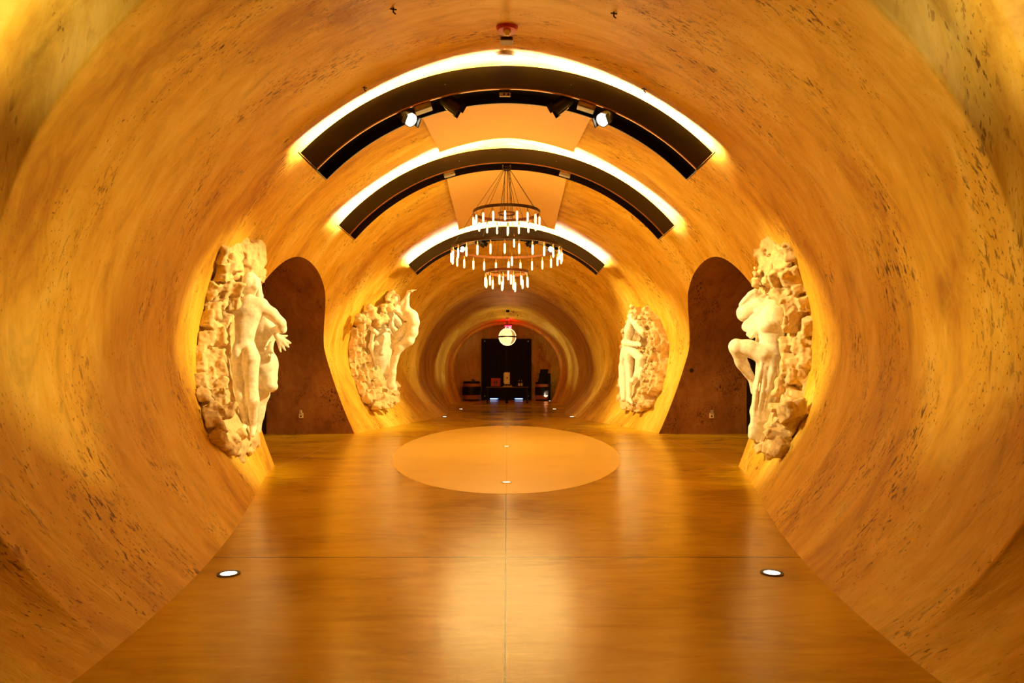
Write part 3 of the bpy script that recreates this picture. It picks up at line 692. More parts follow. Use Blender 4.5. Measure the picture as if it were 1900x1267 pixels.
class Field:
    def __init__(s,lo,hi,vx):
        s.lo=np.array(lo,float); s.vx=vx; n=np.ceil((np.array(hi)-s.lo)/vx).astype(int)+1; s.n=n
        s.D=np.full(n,.35,np.float32)
    def block(s,lo,hi):
        a=np.clip(np.floor((np.array(lo)-s.lo)/s.vx).astype(int),0,s.n); b=np.clip(np.ceil((np.array(hi)-s.lo)/s.vx).astype(int)+1,0,s.n)
        sl=tuple(slice(int(i),int(j)) for i,j in zip(a,b))
        g=np.stack(np.meshgrid(*[s.lo[k]+np.arange(a[k],b[k])*s.vx for k in range(3)],indexing='ij'),-1)
        return sl,g
    def smin(s,sl,d,k):
        A=s.D[sl]; h=np.clip(.5+.5*(d-A)/k,0,1); s.D[sl]=d*(1-h)+A*h-k*h*(1-h)
    def cap(s,a,b,r1,r2=None,k=.04):
        r2=r1 if r2 is None else r2; a=np.array(a,float); b=np.array(b,float); m=max(r1,r2)+k+.05
        sl,g=s.block(np.minimum(a,b)-m,np.maximum(a,b)+m)
        if g.size==0: return
        ab=b-a; t=np.clip(((g-a)@ab)/max(ab@ab,1e-9),0,1)
        s.smin(sl,np.linalg.norm(g-a-t[...,None]*ab,axis=-1)-(r1+(r2-r1)*t),k)
    def chain(s,pts,rs,k=.04):
        for i in range(len(pts)-1): s.cap(pts[i],pts[i+1],rs[i],rs[i+1],k)
    def ell(s,c,r,k=.05,R=None):
        c=np.array(c,float); r=np.array(r,float); m=r.max()+k+.05
        sl,g=s.block(c-m,c+m)
        if g.size==0: return
        p=g-c
        if R is not None: p=p@R
        q=np.linalg.norm(p/r,axis=-1); q2=np.linalg.norm(p/(r*r),axis=-1)
        s.smin(sl,q*(q-1)/np.maximum(q2,1e-6),k)
    def rbox(s,c,hs,R,rd=.02,k=.015):
        c=np.array(c,float); hs=np.array(hs,float); m=np.linalg.norm(hs)+.06
        sl,g=s.block(c-m,c+m)
        if g.size==0: return
        q=np.abs((g-c)@R)-hs+rd
        s.smin(sl,np.linalg.norm(np.maximum(q,0),axis=-1)+np.minimum(q.max(-1),0)-rd,k)
    def carve(s,a,b,r,k=.02):
        a=np.array(a,float); b=np.array(b,float); m=r+k+.05
        sl,g=s.block(np.minimum(a,b)-m,np.maximum(a,b)+m)
        if g.size==0: return
        ab=b-a; t=np.clip(((g-a)@ab)/max(ab@ab,1e-9),0,1); d=-(np.linalg.norm(g-a-t[...,None]*ab,axis=-1)-r)
        A=s.D[sl]; h=np.clip(.5-.5*(d-A)/k,0,1); s.D[sl]=d*(1-h)+A*h+k*h*(1-h)
    def displace(s,fs,band=.12):
        m=np.abs(s.D)<band; idx=np.argwhere(m); P=s.lo+idx*s.vx; d=np.zeros(len(P))
        for f,a,mode in fs:
            v=vnoise(P,f,f*3.1)
            if mode=='r': v=.25-np.abs(v)*1.0
            d+=a*v*2
        s.D[m]+=d
    def clip_wall(s,sd,gap=.0):
        g=np.stack(np.meshgrid(*[s.lo[k]+np.arange(s.n[k])*s.vx for k in range(3)],indexing='ij'),-1)
        yh=g[0]; W=wx(yh[...,1],yh[...,2])-gap
        s.D=np.maximum(s.D,(np.abs(g[...,0])-W[None]-.03).astype(np.float32))
    def mesh(s):
        D=s.D; D[0]=D[-1]=.1; D[:,0]=D[:,-1]=.1; D[:,:,0]=D[:,:,-1]=.1
        I=D<0; n=s.n
        c=np.zeros(tuple(n-1),int)
        for dx in (0,1):
            for dy in (0,1):
                for dz in (0,1): c+=I[dx:n[0]-1+dx,dy:n[1]-1+dy,dz:n[2]-1+dz]
        act=np.argwhere((c>0)&(c<8)); idm=-np.ones(tuple(n-1),int); idm[tuple(act.T)]=np.arange(len(act))
        acc=np.zeros((len(act),3)); cnt=np.zeros(len(act))
        for ax in range(3):
            o=[a for a in range(3) if a!=ax]
            for u in (0,1):
                for v in (0,1):
                    A=act.copy(); A[:,o[0]]+=u; A[:,o[1]]+=v; Bq=A.copy(); Bq[:,ax]+=1
                    da=D[tuple(A.T)]; db=D[tuple(Bq.T)]; m=(da<0)!=(db<0); t=np.where(m,da/np.where(m,da-db,1),0)
                    P=A.astype(float); P[:,ax]+=t; acc+=P*m[:,None]; cnt+=m
        V=s.lo+(acc/cnt[:,None])*s.vx; F=[]
        for ax in range(3):
            o=[(ax+1)%3,(ax+2)%3]
            a=[slice(None)]*3; b_=[slice(None)]*3; a[ax]=slice(0,-1); b_[ax]=slice(1,None)
            ch_=np.argwhere(I[tuple(a)]!=I[tuple(b_)])
            ok=(ch_[:,o[0]]>0)&(ch_[:,o[1]]>0)&(ch_[:,o[0]]<n[o[0]]-1)&(ch_[:,o[1]]<n[o[1]]-1); ch_=ch_[ok]
            def cid(u,v): q=ch_.copy(); q[:,o[0]]-=u; q[:,o[1]]-=v; return idm[tuple(q.T)]
            f=np.stack([cid(1,1),cid(0,1),cid(0,0),cid(1,0)],1)
            ins=I[tuple(ch_.T)]; f[~ins]=f[~ins][:,::-1]; F.append(f)
        F=np.concatenate(F); F=F[(F>=0).all(1)]
        return V,F
    def smooth_mesh(s,name,mat,parent,it=1,loc=None):
        V,F=s.mesh()
        E=np.concatenate([F[:,[0,1]],F[:,[1,2]],F[:,[2,3]],F[:,[3,0]]])
        for _ in range(it):
            a=np.zeros_like(V); c=np.zeros(len(V)); np.add.at(a,E[:,0],V[E[:,1]]); np.add.at(c,E[:,0],1); V=V*.5+.5*a/np.maximum(c,1)[:,None]
        V=V-np.array(loc)
        me=bpy.data.meshes.new(name); me.vertices.add(len(V)); me.vertices.foreach_set('co',V.astype(np.float32).ravel())
        me.loops.add(len(F)*4); me.loops.foreach_set('vertex_index',F.astype(np.int32).ravel())
        me.polygons.add(len(F)); me.polygons.foreach_set('loop_start',np.arange(0,len(F)*4,4,dtype=np.int32)); me.polygons.foreach_set('use_smooth',np.ones(len(F),bool))
        me.materials.append(mat); me.update(); me.validate()
        return link(bpy.data.objects.new(name,me),parent)
def poly_sd(P,poly):
    poly=np.array(poly,float); d=np.full(P.shape[:-1],1e9); s=np.ones(P.shape[:-1])
    n=len(poly)
    for i in range(n):
        a=poly[i]; b_=poly[i-1]; e=b_-a; w_=P-a; t=np.clip((w_@e)/(e@e),0,1)
        d=np.minimum(d,((w_-t[...,None]*e)**2).sum(-1))
        c1=P[...,1]>=a[1]; c2=P[...,1]<b_[1]; c3=(e[0]*w_[...,1])>(e[1]*w_[...,0])
        al=(c1&c2&c3)|(~c1&~c2&~c3); s=np.where(al,-s,s)
    return s*np.sqrt(d)
def slab(F_,sd,outline,thick,mid=None):
    g=np.stack(np.meshgrid(*[F_.lo[k]+np.arange(F_.n[k])*F_.vx for k in range(3)],indexing='ij'),-1)
    yh=g[0][...,1:]; pd=poly_sd(yh,outline); W=wx(yh[...,0],yh[...,1])
    out=W[None]-np.abs(g[...,0])
    th=thick(yh,pd) if callable(thick) else thick
    q=np.stack([np.broadcast_to(pd[None],out.shape),out-th],-1)+.04
    d=np.minimum(q.max(-1),0)+np.linalg.norm(np.maximum(q,0),axis=-1)-.04
    F_.D=np.minimum(F_.D,d.astype(np.float32))
def rsm(a):
    q,r_=np.linalg.qr(np.eye(3)+RNG.randn(3,3)*a); return q*np.sign(np.diag(r_))
def rrot():
    a=np.linalg.qr(RNG.randn(3,3))[0]; return a
def rotax(ay): # tilt around y
    c,s_=math.cos(ay),math.sin(ay); return np.array([[c,0,s_],[0,1,0],[-s_,0,c]])
def rim(F_,pts,d,size,n,jit=.04,depth=.10,sd=1):
    """a row of broken boulders along a pixel-traced edge of the relief, seated on the wall"""
    P=[hit(x,y,d) for x,y in pts]; P=np.array(P); L_=np.concatenate([[0],np.cumsum(np.linalg.norm(np.diff(P,axis=0),axis=1))])
    for k in range(n):
        s_=L_[-1]*(k+.5+RNG.uniform(-.25,.25))/n; c=np.array([np.interp(s_,L_,P[:,i]) for i in range(3)])
        dirr=np.array([np.interp(s_+.05,L_,P[:,i])-np.interp(s_-.05,L_,P[:,i]) for i in range(3)]); 
        c=c+RNG.uniform(-jit,jit,3); z=dirr/(np.linalg.norm(dirr)+1e-9); x=np.array([1.0,0,0]); x=x-z*(x@z); x/=np.linalg.norm(x); y=np.cross(z,x)
        R=np.stack([x,y,z],1)@rsm(.13)
        sz=size*RNG.uniform(.75,1.2); dp=(d+depth)*.5*RNG.uniform(.85,1.12); c[0]+=sd*(d*.5)
        F_.rbox(c,np.array([dp,sz*.8,max(sz,L_[-1]/n*.5)*.98]),R,.014,.008)
FIELDS={}
def hand(F_,w_,dirv,upv,size=1.0,spread=.35,curl=.3,thumb=1):
    """palm plus five fingers of unequal length"""
    w_=np.array(w_,float); d=np.array(dirv,float); d/=np.linalg.norm(d); u=np.array(upv,float); u-=d*(u@d); u/=np.linalg.norm(u); s_=np.cross(d,u)
    pe=w_+d*.085*size
    F_.cap(w_,pe+s_*.02*size,.028*size,.026*size,.02); F_.cap(w_,pe-s_*.02*size,.028*size,.026*size,.02)
    for k,(o,l) in enumerate(((-.036,.062),(-.012,.08),(.012,.086),(.036,.078))):
        b0=pe+s_*o*size; a=spread*(o/.036)
        dd=d*math.cos(a)+s_*math.sin(a); m1=b0+dd*l*.5*size; dd2=dd*math.cos(curl)-u*math.sin(curl); m2=m1+dd2*l*.5*size
        F_.cap(b0,m1,.0125*size,.011*size,.008); F_.cap(m1,m2,.011*size,.008*size,.006)
    b0=w_+d*.03*size+s_*thumb*.03*size; dd=d*.6+s_*thumb*.8; dd/=np.linalg.norm(dd); F_.cap(b0,b0+dd*.06*size,.015*size,.010*size,.012)

# ---- relief on the near left wall: two standing nudes before broken rock
def c1(x,y,z): return Q(340+x/2.814,420+y/2.814,z)
def p1(x,y): return (340+x/2.814,420+y/2.814)
def relief1():
    org=(-3.35,8.6,.4)
    t=thing('stone_relief','white stone relief of two nude figures before rock, on the near left wall','sculpture',org,group='carved wall reliefs')
    lo,hi=(-4.15,7.0,.15),(-2.75,10.15,3.35)
    R=Field(lo,hi,.0135)
    rimp=[p1(285,1195),(398,808),p1(135,990),p1(112,850),p1(104,740),p1(104,600),p1(125,470),p1(150,380),p1(180,260),p1(205,160),p1(225,120)]
    rimp=[(x+9,y) for x,y in rimp]; A=[hit(x,y,.10) for x,y in rimp]
    out=[(a[1],a[2]) for a in A]+[(9.0,3.15),(9.55,3.12),(9.75,2.5),(9.75,1.6),(9.65,1.0),(9.2,.55),(8.6,.38)]
    def th(yh,pd):
        P3=np.concatenate([np.zeros(yh.shape[:-1]+(1,)),yh],-1)
        rid=vnoise(P3*np.array([1,1.7,.55]),3.0,5)
        base=.07+.33*np.clip((yh[...,0]-8.0)/1.7,0,1)*np.clip((yh[...,1]-.9)/1.4,0,1)
        base=base*(1-.8*np.clip((yh[...,1]-2.45)/.3,0,1))
        return base+.09*rid
    slab(R,-1,out,th)
    rim(R,rimp,.12,.085,15,depth=.05,sd=-1)
    r2=[(x+17,y) for x,y in rimp[1:-1]]; rim(R,r2,.20,.06,13,depth=.05,sd=-1)
    r3=[(x+33,y+4) for x,y in rimp[2:-2]]; rim(R,r3,.30,.045,9,depth=.05,sd=-1)
    # crest blocks
    for x,y,z,sx,sz in ((240,135,8.7,.12,.10),(232,190,8.6,.15,.12),(300,95,9.0,.09,.12),(320,150,9.05,.12,.14),(385,140,9.3,.09,.17),(355,120,9.2,.10,.10),(385,215,9.3,.09,.12),(330,215,9.1,.14,.12),(385,255,9.35,.08,.1),(260,250,8.9,.12,.1)):
        R.rbox(c1(x,y,z),(sx,.14,sz),rsm(.13),.03,.02)
    # feet of the rock
    for x,y,z,s_ in ((285,1185,8.2,.08),(235,1120,8.1,.09),(330,1150,8.7,.05),(355,1130,9.0,.06),(375,1105,9.15,.05),(310,1120,8.6,.06),(285,1100,8.4,.07)):
        R.rbox(c1(x,y,z),(s_,.12,s_),rrot(),.02,.03)
    R.displace([(5,.022,'r'),(12,.020,'n'),(30,.012,'n')]); R.clip_wall(-1)
    R.smooth_mesh('rock_ground',M['rock'],t,0,org)
    F=Field(lo,hi,.0125); K=.035
    # near figure : torso, legs, head turned up to the wall
    zA=8.75
    F.ell(c1(350,295,8.85),(.10,.12,.14),.03); F.chain([c1(350,330,8.9),c1(345,400,8.85)],[.065,.08],K)
    for k in range(9): F.chain([c1(322+k*7,262-abs(k-4)*-3,8.80),c1(318+k*8,300+k*2,8.78),c1(305+k*8,345+k*3,8.86)],[.018,.026,.016],.012)
    F.chain([c1(300,410,zA+.1),c1(350,395,zA),c1(405,410,zA)],[.08,.085,.085],K)
    F.chain([c1(300,405,zA+.1),c1(268,350,zA+.15),c1(285,285,zA+.2)],[.075,.055,.04],.03)
    F.ell(c1(337,460,zA),(.165,.13,.22)); F.ell(c1(300,440,zA),(.085,.10,.12),.05); F.ell(c1(374,445,zA-.01),(.095,.10,.12),.05)
    F.chain([c1(328,520,zA),c1(316,590,zA)],[.135,.112],K); F.ell(c1(300,545,zA-.02),(.05,.07,.13),.03); F.ell(c1(350,545,zA-.02),(.05,.07,.12),.03)
    F.ell(c1(318,635,zA),(.145,.13,.13),.03); F.ell(c1(290,665,zA-.06),(.088,.10,.115),.025); F.ell(c1(350,668,zA-.07),(.095,.11,.125),.025)
    F.chain([c1(288,690,zA),c1(292,820,zA+.02),c1(306,900,zA),c1(322,1030,zA+.08)],[.105,.070,.072,.042],.02)
    F.chain([c1(354,690,zA-.02),c1(356,830,zA),c1(362,910,zA-.02),c1(366,1045,zA+.12)],[.115,.076,.076,.044],.02)
    F.chain([c1(322,1030,zA+.08),c1(308,1070,zA-.02)],[.044,.034],.02); F.chain([c1(366,1045,zA+.12),c1(362,1090,zA)],[.044,.034],.02)
    F.carve(c1(344,415,zA-.16),c1(322,600,zA-.13),.012,.03); F.carve(c1(318,615,zA-.18),c1(322,720,zA-.16),.016,.03); F.carve(c1(322,720,zA-.14),c1(326,880,zA-.10),.02,.03)
    F.carve(c1(305,470,zA-.16),c1(335,500,zA-.17),.006,.025); F.carve(c1(355,480,zA-.17),c1(385,500,zA-.16),.006,.025)
    # arm sweeping right, elbow out
    F.chain([c1(405,415,zA),c1(460,455,zA+.05),c1(512,505,zA+.1)],[.088,.078,.060],.03); F.chain([c1(512,505,zA+.1),c1(515,535,zA+.15),c1(470,540,zA+.35)],[.058,.058,.045],.02)
    # far figure behind, body turned to the tunnel
    zB=9.3
    F.ell(c1(425,465,zB),(.15,.15,.16)); F.ell(c1(432,540,zB),(.165,.15,.20)); F.chain([c1(420,600,zB),c1(415,650,zB)],[.135,.125],K)
    F.ell(c1(430,715,zB),(.16,.16,.18)); F.chain([c1(445,730,zB),c1(455,800,zB-.05),c1(462,838,zB-.1)],[.125,.09,.062],K); F.ell(c1(462,835,zB-.1),(.085,.08,.055))
    F.chain([c1(415,740,zB),c1(408,880,zB),c1(385,1060,zB)],[.14,.10,.05],K); F.ell(c1(398,960,zB),(.07,.08,.15)); F.chain([c1(385,1060,zB),c1(370,1100,zB-.1)],[.05,.04],.03)
    F.chain([c1(445,520,zB-.1),c1(472,548,zB-.15),c1(490,575,zB-.2)],[.06,.048,.036],.02)
    w_=c1(486,568,zB-.22); e=c1(520,612,zB-.22); hand(F,w_,e-w_,(0,-1,.2),1.35,.38,.15,-1)
    w_=c1(458,612,zB-.33); e=c1(452,650,zB-.33); hand(F,w_,e-w_,(0,-1,0),1.1,.5,.1,1)
    # cloth and flowing hair joining body to rock
    for k in range(7): F.chain([c1(300+k*14,250+k*5,9.05),c1(280+k*20,340+k*4,9.15),c1(270+k*22,420,9.2)],[.05,.04,.03],.03)
    for x0,x1_,z in ((256,270,9.0),(268,282,9.05),(392,378,9.25)):
        F.chain([c1(x0,700,z),c1((x0+x1_)/2+4,880,z+.05),c1(x1_,1070,z+.05)],[.05,.055,.045],.05)
    F.displace([(5.5,.010,'n'),(14,.004,'n')]); F.clip_wall(-1)
    F.smooth_mesh('carved_figures',M['stone'],t,2,org)
relief1()

# ---- relief on the near right wall: draped standing figure, one knee raised
def c4(x,y,z): return Q(1340+x/2.878,430+y/2.88,z)
def p4(x,y): return (1340+x/2.878,430+y/2.88)
def relief4():
    org=(3.35,8.6,.4)
    t=thing('stone_relief','white stone relief of a shrouded figure, one knee raised, on the near right wall','sculpture',org,group='carved wall reliefs')
    lo,hi=(2.65,7.0,.15),(4.15,10.2,3.35)
    R=Field(lo,hi,.0135)
    rimp=[p4(300,1180),p4(345,1120),p4(350,1040),p4(400,950),p4(400,880),p4(432,780),p4(443,680),p4(445,560),p4(445,440),p4(425,340),p4(400,270),p4(375,180),p4(340,90)]
    rimp=[(x-11,y) for x,y in rimp]; A=[hit(x,y,.10) for x,y in rimp]
    out=[(a[1],a[2]) for a in A]+[(8.9,3.12),(9.6,3.05),(9.75,2.5),(9.75,1.6),(9.6,1.0),(9.2,.55),(8.6,.40)]
    def th(yh,pd):
        P3=np.concatenate([np.ones(yh.shape[:-1]+(1,))*9,yh],-1)
        rid=vnoise(P3*np.array([1,1.7,.6]),3.0,8)
        base=.07+.33*np.clip((yh[...,0]-8.0)/1.7,0,1)*np.clip((yh[...,1]-.7)/1.2,0,1)
        base=base*(1-.8*np.clip((yh[...,1]-2.45)/.3,0,1))
        return base+.09*rid
    slab(R,1,out,th)
    rim(R,rimp,.12,.10,14,depth=.05)
    rim(R,[(x-15,y) for x,y in rimp[1:-1]],.21,.07,13,depth=.05)
    rim(R,[(x-30,y) for x,y in rimp[3:-1]],.30,.05,9,depth=.05)
    for x,y,z,sx,sz in ((275,70,8.9,.08,.12),(255,60,9.0,.06,.08),(210,115,9.4,.09,.06),(230,140,9.3,.08,.14),(300,110,8.8,.08,.14),(340,100,8.6,.07,.12),(330,180,8.6,.09,.15),(280,180,8.9,.1,.14),(245,180,9.1,.08,.12)):
        R.rbox(c4(x,y,z),(sx,.13,sz),rsm(.13),.02,.02)
    for k in range(26):
        R.ell(c4(RNG.uniform(170,250),RNG.uniform(190,290),RNG.uniform(9.0,9.4)),RNG.uniform(.03,.065,3),.02)
    for x,y,z,s_ in ((250,1195,8.3,.045),(240,1160,8.3,.06),(280,1150,8.2,.08),(320,1150,8.0,.09),(205,1130,8.7,.06),(215,1150,8.6,.05),(330,1090,8.0,.11),(375,960,7.7,.13),(370,1010,7.8,.1),(290,1080,8.2,.1)):
        R.rbox(c4(x,y,z),(s_,.10,s_),rrot(),.015,.03)
    R.displace([(5,.022,'r'),(12,.020,'n'),(30,.012,'n')]); R.clip_wall(1)
    R.smooth_mesh('rock_ground',M['rock'],t,0,org)
    F=Field(lo,hi,.0125); K=.04; z=8.75
    F.ell(c4(122,432,9.15),(.095,.13,.115)); F.chain([c4(120,440,9.15),c4(190,400,9.1),c4(262,400,9.0)],[.10,.11,.09],.04)
    for k,(a,b_,c_) in enumerate((((100,390),(150,335),(180,312)),((110,410),(165,350),(200,322)),((118,430),(180,365),(225,335)),((125,450),(195,385),(245,350)),((115,470),(180,410),(262,370)),((150,345),(172,325),(190,330)))):
        F.chain([c4(*a,9.12),c4(*b_,9.08),c4(*c_,9.08)],[.026,.034,.022],.012)
    # veiling hands and sleeves
    for a,b_,c_,z_ in (((122,505),(165,460),(215,400),8.98),((133,525),(180,475),(228,410),8.94),((140,548),(190,490),(238,420),8.90),((155,560),(205,500),(250,425),8.88)):
        F.chain([c4(*a,z_),c4(*b_,z_),c4(*c_,z_)],[.028,.048,.030],.014)
    F.ell(c4(128,505,9.0),(.045,.05,.07))
    # torso, hips
    F.ell(c4(262,455,z+.05),(.15,.15,.17)); F.ell(c4(268,500,z),(.16,.15,.19)); F.ell(c4(238,505,z-.08),(.085,.09,.085)); F.chain([c4(295,430,z),c4(312,500,z)],[.06,.05],.03)
    F.chain([c4(265,560,z),c4(258,600,z)],[.14,.135],K); F.ell(c4(262,655,z),(.17,.16,.17))
    # raised leg
    F.chain([c4(215,655,z-.05),c4(140,622,z),c4(82,612,z+.05)],[.125,.105,.088],.045); F.ell(c4(70,610,z+.05),(.075,.08,.08))
    F.chain([c4(72,625,z+.05),c4(112,715,z+.15),c4(158,790,z+.25)],[.078,.068,.046],.03); F.ell(c4(95,680,z+.12),(.066,.07,.10)); F.chain([c4(158,790,z+.25),c4(165,860,z+.25)],[.045,.035],.03)
    # arm behind the torso
    F.chain([c4(215,545,z+.1),c4(205,590,z+.2),c4(190,640,z+.3)],[.045,.05,.04],.02)
    # standing leg wrapped in cloth
    F.chain([c4(250,700,z),c4(222,830,z),c4(195,960,z-.05),c4(172,1085,z-.1)],[.16,.125,.095,.075],K)
    F.chain([c4(290,690,z),c4(278,820,z-.05),c4(240,900,z),c4(220,1000,z-.1)],[.12,.09,.08,.06],.05)
    for a,b_ in (((232,700),(190,1040)),((262,690),(222,1000)),((284,640),(262,930)),((208,760),(172,1040)),((247,850),(215,1040))):
        F.carve(c4(*a,z-.20),c4(*b_,z-.17),.014,.035)
    for a,b_,c_ in (((215,690),(182,840),(165,1010)),((235,700),(210,860),(180,1050)),((262,720),(242,850),(205,1040)),((300,650),(292,800),(265,950)),((280,620),(262,760),(235,930))):
        F.chain([c4(*a,z-.12),c4(*b_,z-.14),c4(*c_,z-.12)],[.02,.028,.018],.03)
    for x,y in ((165,1110),(185,1120),(205,1125),(150,1105)): F.chain([c4(x+12,y-60,z-.1),c4(x,y,z-.15)],[.05,.02],.03)
    F.displace([(6,.012,'n'),(15,.005,'n')]); F.clip_wall(1)
    F.smooth_mesh('carved_figure',M['stone'],t,2,org)
relief4()

# ---- relief on the far left wall: leaning nude with a raised arm
def c2(x,y,z): return Q(630+x/4.875,520+y/4.873,z)
def p2(x,y): return (630+x/4.875,520+y/4.873)
def relief2():
    org=(-2.95,17.6,.6)
    t=thing('stone_relief','white stone relief of a leaning nude with one arm raised, on the far left wall','sculpture',org,group='carved wall reliefs')
    lo,hi=(-4.35,15.7,.45),(-2.0,20.2,4.0)
    R=Field(lo,hi,.019)
    L1=[p2(*q) for q in ((340,1170),(240,1090),(165,930),(130,830),(115,700),(115,560),(145,440),(175,345))]
    L1=[(x+5,y) for x,y in L1]; A=[hit(x,y,.12,12,20.5) for x,y in L1]; B_=[hit(*p2(*q),.2,12,20.5) for q in ((280,290),(400,230),(520,220),(600,300),(620,450),(560,560),(510,700),(490,900),(505,1050),(440,1160))]
    out=[(a[1],a[2]) for a in A+B_]
    def th(yh,pd):
        P3=np.concatenate([np.ones(yh.shape[:-1]+(1,))*4,yh],-1)
        # bowl: thick toward the rim, hollow inside
        return .08+.06*np.exp(-np.maximum(-pd,0)/.22)+.12*vnoise(P3*np.array([1,1.8,1]),2.6,3)
    slab(R,-1,out,th)
    rim(R,L1,.13,.10,14,depth=.05,sd=-1); rim(R,[(x+9,y-2) for x,y in L1[:-1]],.24,.08,13,depth=.05,sd=-1); rim(R,[(x+19,y-4) for x,y in L1[1:-1]],.34,.07,10,depth=.05,sd=-1); rim(R,[(x+30,y-8) for x,y in L1[0:5]],.30,.07,7,depth=.05,sd=-1)
    # crowning masses: hair-like clumps and little heads
    for x,y,z,r_ in ((175,325,16.7,.10),(205,335,16.8,.10),(185,370,16.7,.11),(240,375,17,.12),(200,420,16.8,.13),(275,250,17.3,.09),(310,270,17.4,.11),(290,310,17.3,.13),(330,330,17.5,.11),(250,330,17.2,.10),
                     (395,235,17.8,.10),(400,280,17.8,.10),(440,160,18,.11),(475,125,18.1,.13),(495,150,18.2,.11),(460,190,18,.12),(430,175,17.9,.08),(500,190,18.2,.12),(450,250,17.9,.12),(370,370,17.6,.12),(400,350,17.7,.14),(350,400,17.5,.1)):
        R.ell(c2(x,y,z),np.array([1,1,.9])*r_*RNG.uniform(.85,1.15,3),.04)
    for x,y in ((330,1160),(400,1165),(445,1150),(490,1090),(500,1040),(460,1080),(400,1100),(350,1080),(500,960),(290,1080),(430,1020)):
        R.rbox(hit(*p2(x,y),.18,12,20.5),(.10,.13,.12),rrot(),.03,.03)
    R.displace([(4,.03,'r'),(9,.03,'n'),(22,.015,'n')]); R.clip_wall(-1)
    R.smooth_mesh('rock_ground',M['rock'],t,0,org)
    F=Field(lo,hi,.018); K=.07
    zf=18.0
    # raised arm and hand
    F.chain([c2(560,215,zf),c2(600,165,zf),c2(625,105,zf)],[.062,.048,.036],.03)
    w_=c2(625,105,zf); e=c2(668,92,zf); hand(F,w_,e-w_,(0,-.3,1),1.3,.35,.1,1)
    F.chain([c2(630,110,zf),c2(612,180,zf),c2(605,265,zf)],[.035,.055,.085],.03)
    # shoulder, back, hip
    F.ell(c2(510,180,zf+.1),(.13,.14,.16)); F.chain([c2(600,275,zf),c2(655,320,zf),c2(668,380,zf)],[.12,.14,.15],K)
    F.chain([c2(668,380,zf),c2(655,470,zf),c2(625,540,zf)],[.15,.15,.14],K)
    F.chain([c2(625,540,zf),c2(540,610,zf),c2(500,700,zf+.05)],[.14,.12,.09],K); F.chain([c2(500,700,zf+.05),c2(475,830,zf+.1),c2(465,950,zf+.15)],[.09,.10,.12],K)
    F.chain([c2(520,240,zf),c2(570,290,zf),c2(640,320,zf)],[.07,.08,.1],K)
    F.chain([c2(440,240,zf-.1),c2(520,280,zf-.1),c2(590,350,zf-.05)],[.06,.05,.05],.05)
    # inner body: broad smooth drapery running down
    F.chain([c2(600,420,zf+.15),c2(540,500,zf+.2),c2(490,600,zf+.2)],[.12,.12,.10],.08)
    for q,r_ in (((350,500),(.24,.40,.42)),((360,640),(.24,.40,.45)),((385,760),(.22,.34,.42)),((420,880),(.22,.26,.38)),((445,980),(.20,.18,.25))):
        F.ell(hit(*p2(*q),.04,12,20.5),np.array(r_)*np.array([1.25,1,1]),.12)
    for a,b_,c_ in (((300,470),(285,600),(330,800)),((440,480),(450,640),(450,860)),((390,470),(395,560),(380,660))):
        F.chain([hit(*p2(*q),.30,12,20.5) for q in (a,b_,c_)],[.045,.055,.04],.08)
    F.chain([hit(*p2(280,430),.34,12,20.5),hit(*p2(340,480),.36,12,20.5),hit(*p2(440,440),.36,12,20.5),hit(*p2(500,500),.34,12,20.5)],[.05,.055,.05,.04],.03)
    P=hit(*p2(335,570),.40,12,20.5); F.ell(P,(.08,.09,.10)); F.ell(P+np.array([.05,-.05,-.02]),(.03,.03,.03),.01)
    for a,b_ in (((445,290),(470,400)),((470,300),(530,380)),((500,330),(560,420)),((460,400),(520,470))):
        F.chain([hit(*p2(*a),.42,12,20.5),hit(*p2(*b_),.42,12,20.5)],[.06,.08],.04)
    F.displace([(5,.014,'n'),(13,.006,'n')]); F.clip_wall(-1)
    F.smooth_mesh('carved_figure',M['stone'],t,2,org)
relief2()

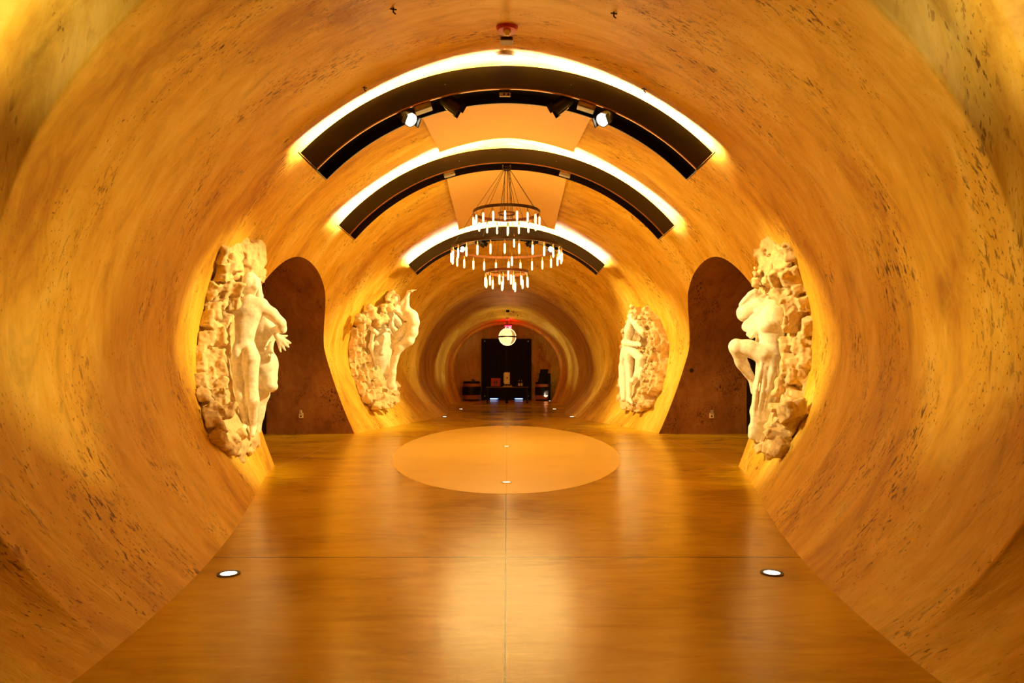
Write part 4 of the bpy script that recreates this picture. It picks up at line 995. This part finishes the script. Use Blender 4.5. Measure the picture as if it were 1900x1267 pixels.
# ---- relief on the far right wall: body turned away inside a wreath of rock
def c3(x,y,z): return Q(1130+x/5.508,550+y/5.508,z)
def p3(x,y): return (1130+x/5.508,550+y/5.508)
def relief3():
    org=(2.9,17.6,.6)
    t=thing('stone_relief','white stone relief of a body in a wreath of rock, far right wall','sculpture',org,group='carved wall reliefs')
    lo,hi=(2.0,15.5,.40),(4.35,20.2,3.75)
    R=Field(lo,hi,.019)
    H=lambda x,y,d=.12: hit(*p3(x,y),d,12,20.5)
    rg=[(280,1150),(350,1130),(420,1110),(420,1040),(495,960),(520,830),(545,730),(555,600),(565,480),(535,380),(510,320),(460,210),(430,190),(370,120),(300,130)]
    lf=[(230,125),(215,200),(190,290),(160,390),(145,500),(140,620),(128,750),(120,880),(105,1020),(140,1120)]
    out=[(H(*q)[1],H(*q)[2]) for q in rg+lf]
    def th(yh,pd):
        P3=np.concatenate([np.ones(yh.shape[:-1]+(1,))*14,yh],-1)
        return .07+.14*np.exp(-np.maximum(-pd-.25,0)/.3)+.10*vnoise(P3*np.array([1,1.8,1]),2.6,11)
    slab(R,1,out,th)
    rp=[(p3(*q)[0]-5,p3(*q)[1]) for q in rg]
    def rimf(pts,d,n,size,depth): 
        P=np.array([hit(x,y,d,12,20.5) for x,y in pts]); return P
    for off,d,n,sz in ((0,.14,20,.09),(-8,.26,18,.075),(-17,.36,15,.07),(-25,.34,10,.06)):
        P=np.array([hit(x+off,y+(0 if abs(off)<1 else -off*.12*(1 if y<650 else -1)),d,12,20.5) for x,y in rp[2 if off else 0:-1]])
        Lc=np.concatenate([[0],np.cumsum(np.linalg.norm(np.diff(P,axis=0),axis=1))])
        for k in range(n):
            c=np.array([np.interp(Lc[-1]*(k+.5)/n,Lc,P[:,i]) for i in range(3)])+RNG.uniform(-.03,.03,3)
            e=np.array([np.interp(Lc[-1]*(k+.7)/n,Lc,P[:,i])-np.interp(Lc[-1]*(k+.3)/n,Lc,P[:,i]) for i in range(3)]); z=e/(np.linalg.norm(e)+1e-9); x=np.array([1.,0,0]); x-=z*(x@z); x/=np.linalg.norm(x)
            Rm=np.stack([x,np.cross(z,x),z],1)@rsm(.16)
            c[0]+=d*.5; R.rbox(c,(d*.5+.05,sz*.8,sz*1.3),Rm,.02,.01)
    for x,y in lf:
        for k in range(3): R.ell(H(x+RNG.uniform(-6,18),y+RNG.uniform(-40,40),.2),RNG.uniform(.05,.11,3),.04)
    for x,y in ((160,1150),(170,1120),(230,1160),(290,1180),(225,1120),(270,1130),(330,1130),(400,1110),(130,1090)): R.ell(H(x,y,.15),RNG.uniform(.07,.12,3),.02)
    # knotted mass of fruit and leaves
    for k in range(60):
        x=RNG.uniform(310,440); y=480+(x-310)*.3+RNG.uniform(0,230); R.ell(H(x,y,.36+RNG.uniform(-.03,.05)),RNG.uniform(.035,.065,3),.01)
    R.displace([(4,.028,'r'),(9,.026,'n'),(22,.014,'n')]); R.clip_wall(1)
    R.smooth_mesh('rock_ground',M['rock'],t,0,org)
    F=Field(lo,hi,.018); K=.07
    def Hc(q,d): return H(q[0],q[1],d)
    F.chain([Hc((155,470),.5),Hc((220,485),.52),Hc((310,490),.48)],[.075,.08,.07],.03)         # folded arm
    for q in ((325,480),(330,500),(322,515)): F.chain([Hc((305,492),.5),Hc(q,.5)],[.03,.022],.01)
    F.chain([Hc((230,210),.35),Hc((300,300),.35),Hc((370,400),.33)],[.10,.12,.09],K)             # shroud
    F.chain([Hc((215,260),.4),Hc((210,360),.45),Hc((190,450),.45)],[.09,.12,.12],K); F.ell(Hc((205,330),.45),(.12,.13,.16))
    F.chain([Hc((195,540),.42),Hc((200,600),.42)],[.17,.17],K)
    F.chain([Hc((210,560),.5),Hc((200,680),.48),Hc((205,830),.44),Hc((200,1060),.34)],[.12,.12,.09,.07],.05)  # straight leg
    F.chain([Hc((165,560),.42),Hc((150,720),.38),Hc((150,900),.32),Hc((150,1050),.25)],[.13,.13,.12,.08],.06)
    F.chain([Hc((250,560),.45),Hc((330,640),.44),Hc((315,720),.42)],[.13,.12,.12],K)              # belly and raised thigh
    F.chain([Hc((320,700),.42),Hc((300,800),.38),Hc((240,880),.34)],[.13,.11,.07],.06); F.chain([Hc((335,760),.4),Hc((320,840),.36)],[.08,.06],.05)
    F.chain([Hc((215,1060),.34),Hc((235,1095),.36)],[.06,.04],.03)
    F.displace([(5,.014,'n'),(13,.006,'n')]); F.clip_wall(1)
    F.smooth_mesh('carved_figure',M['stone'],t,2,org)
relief3()
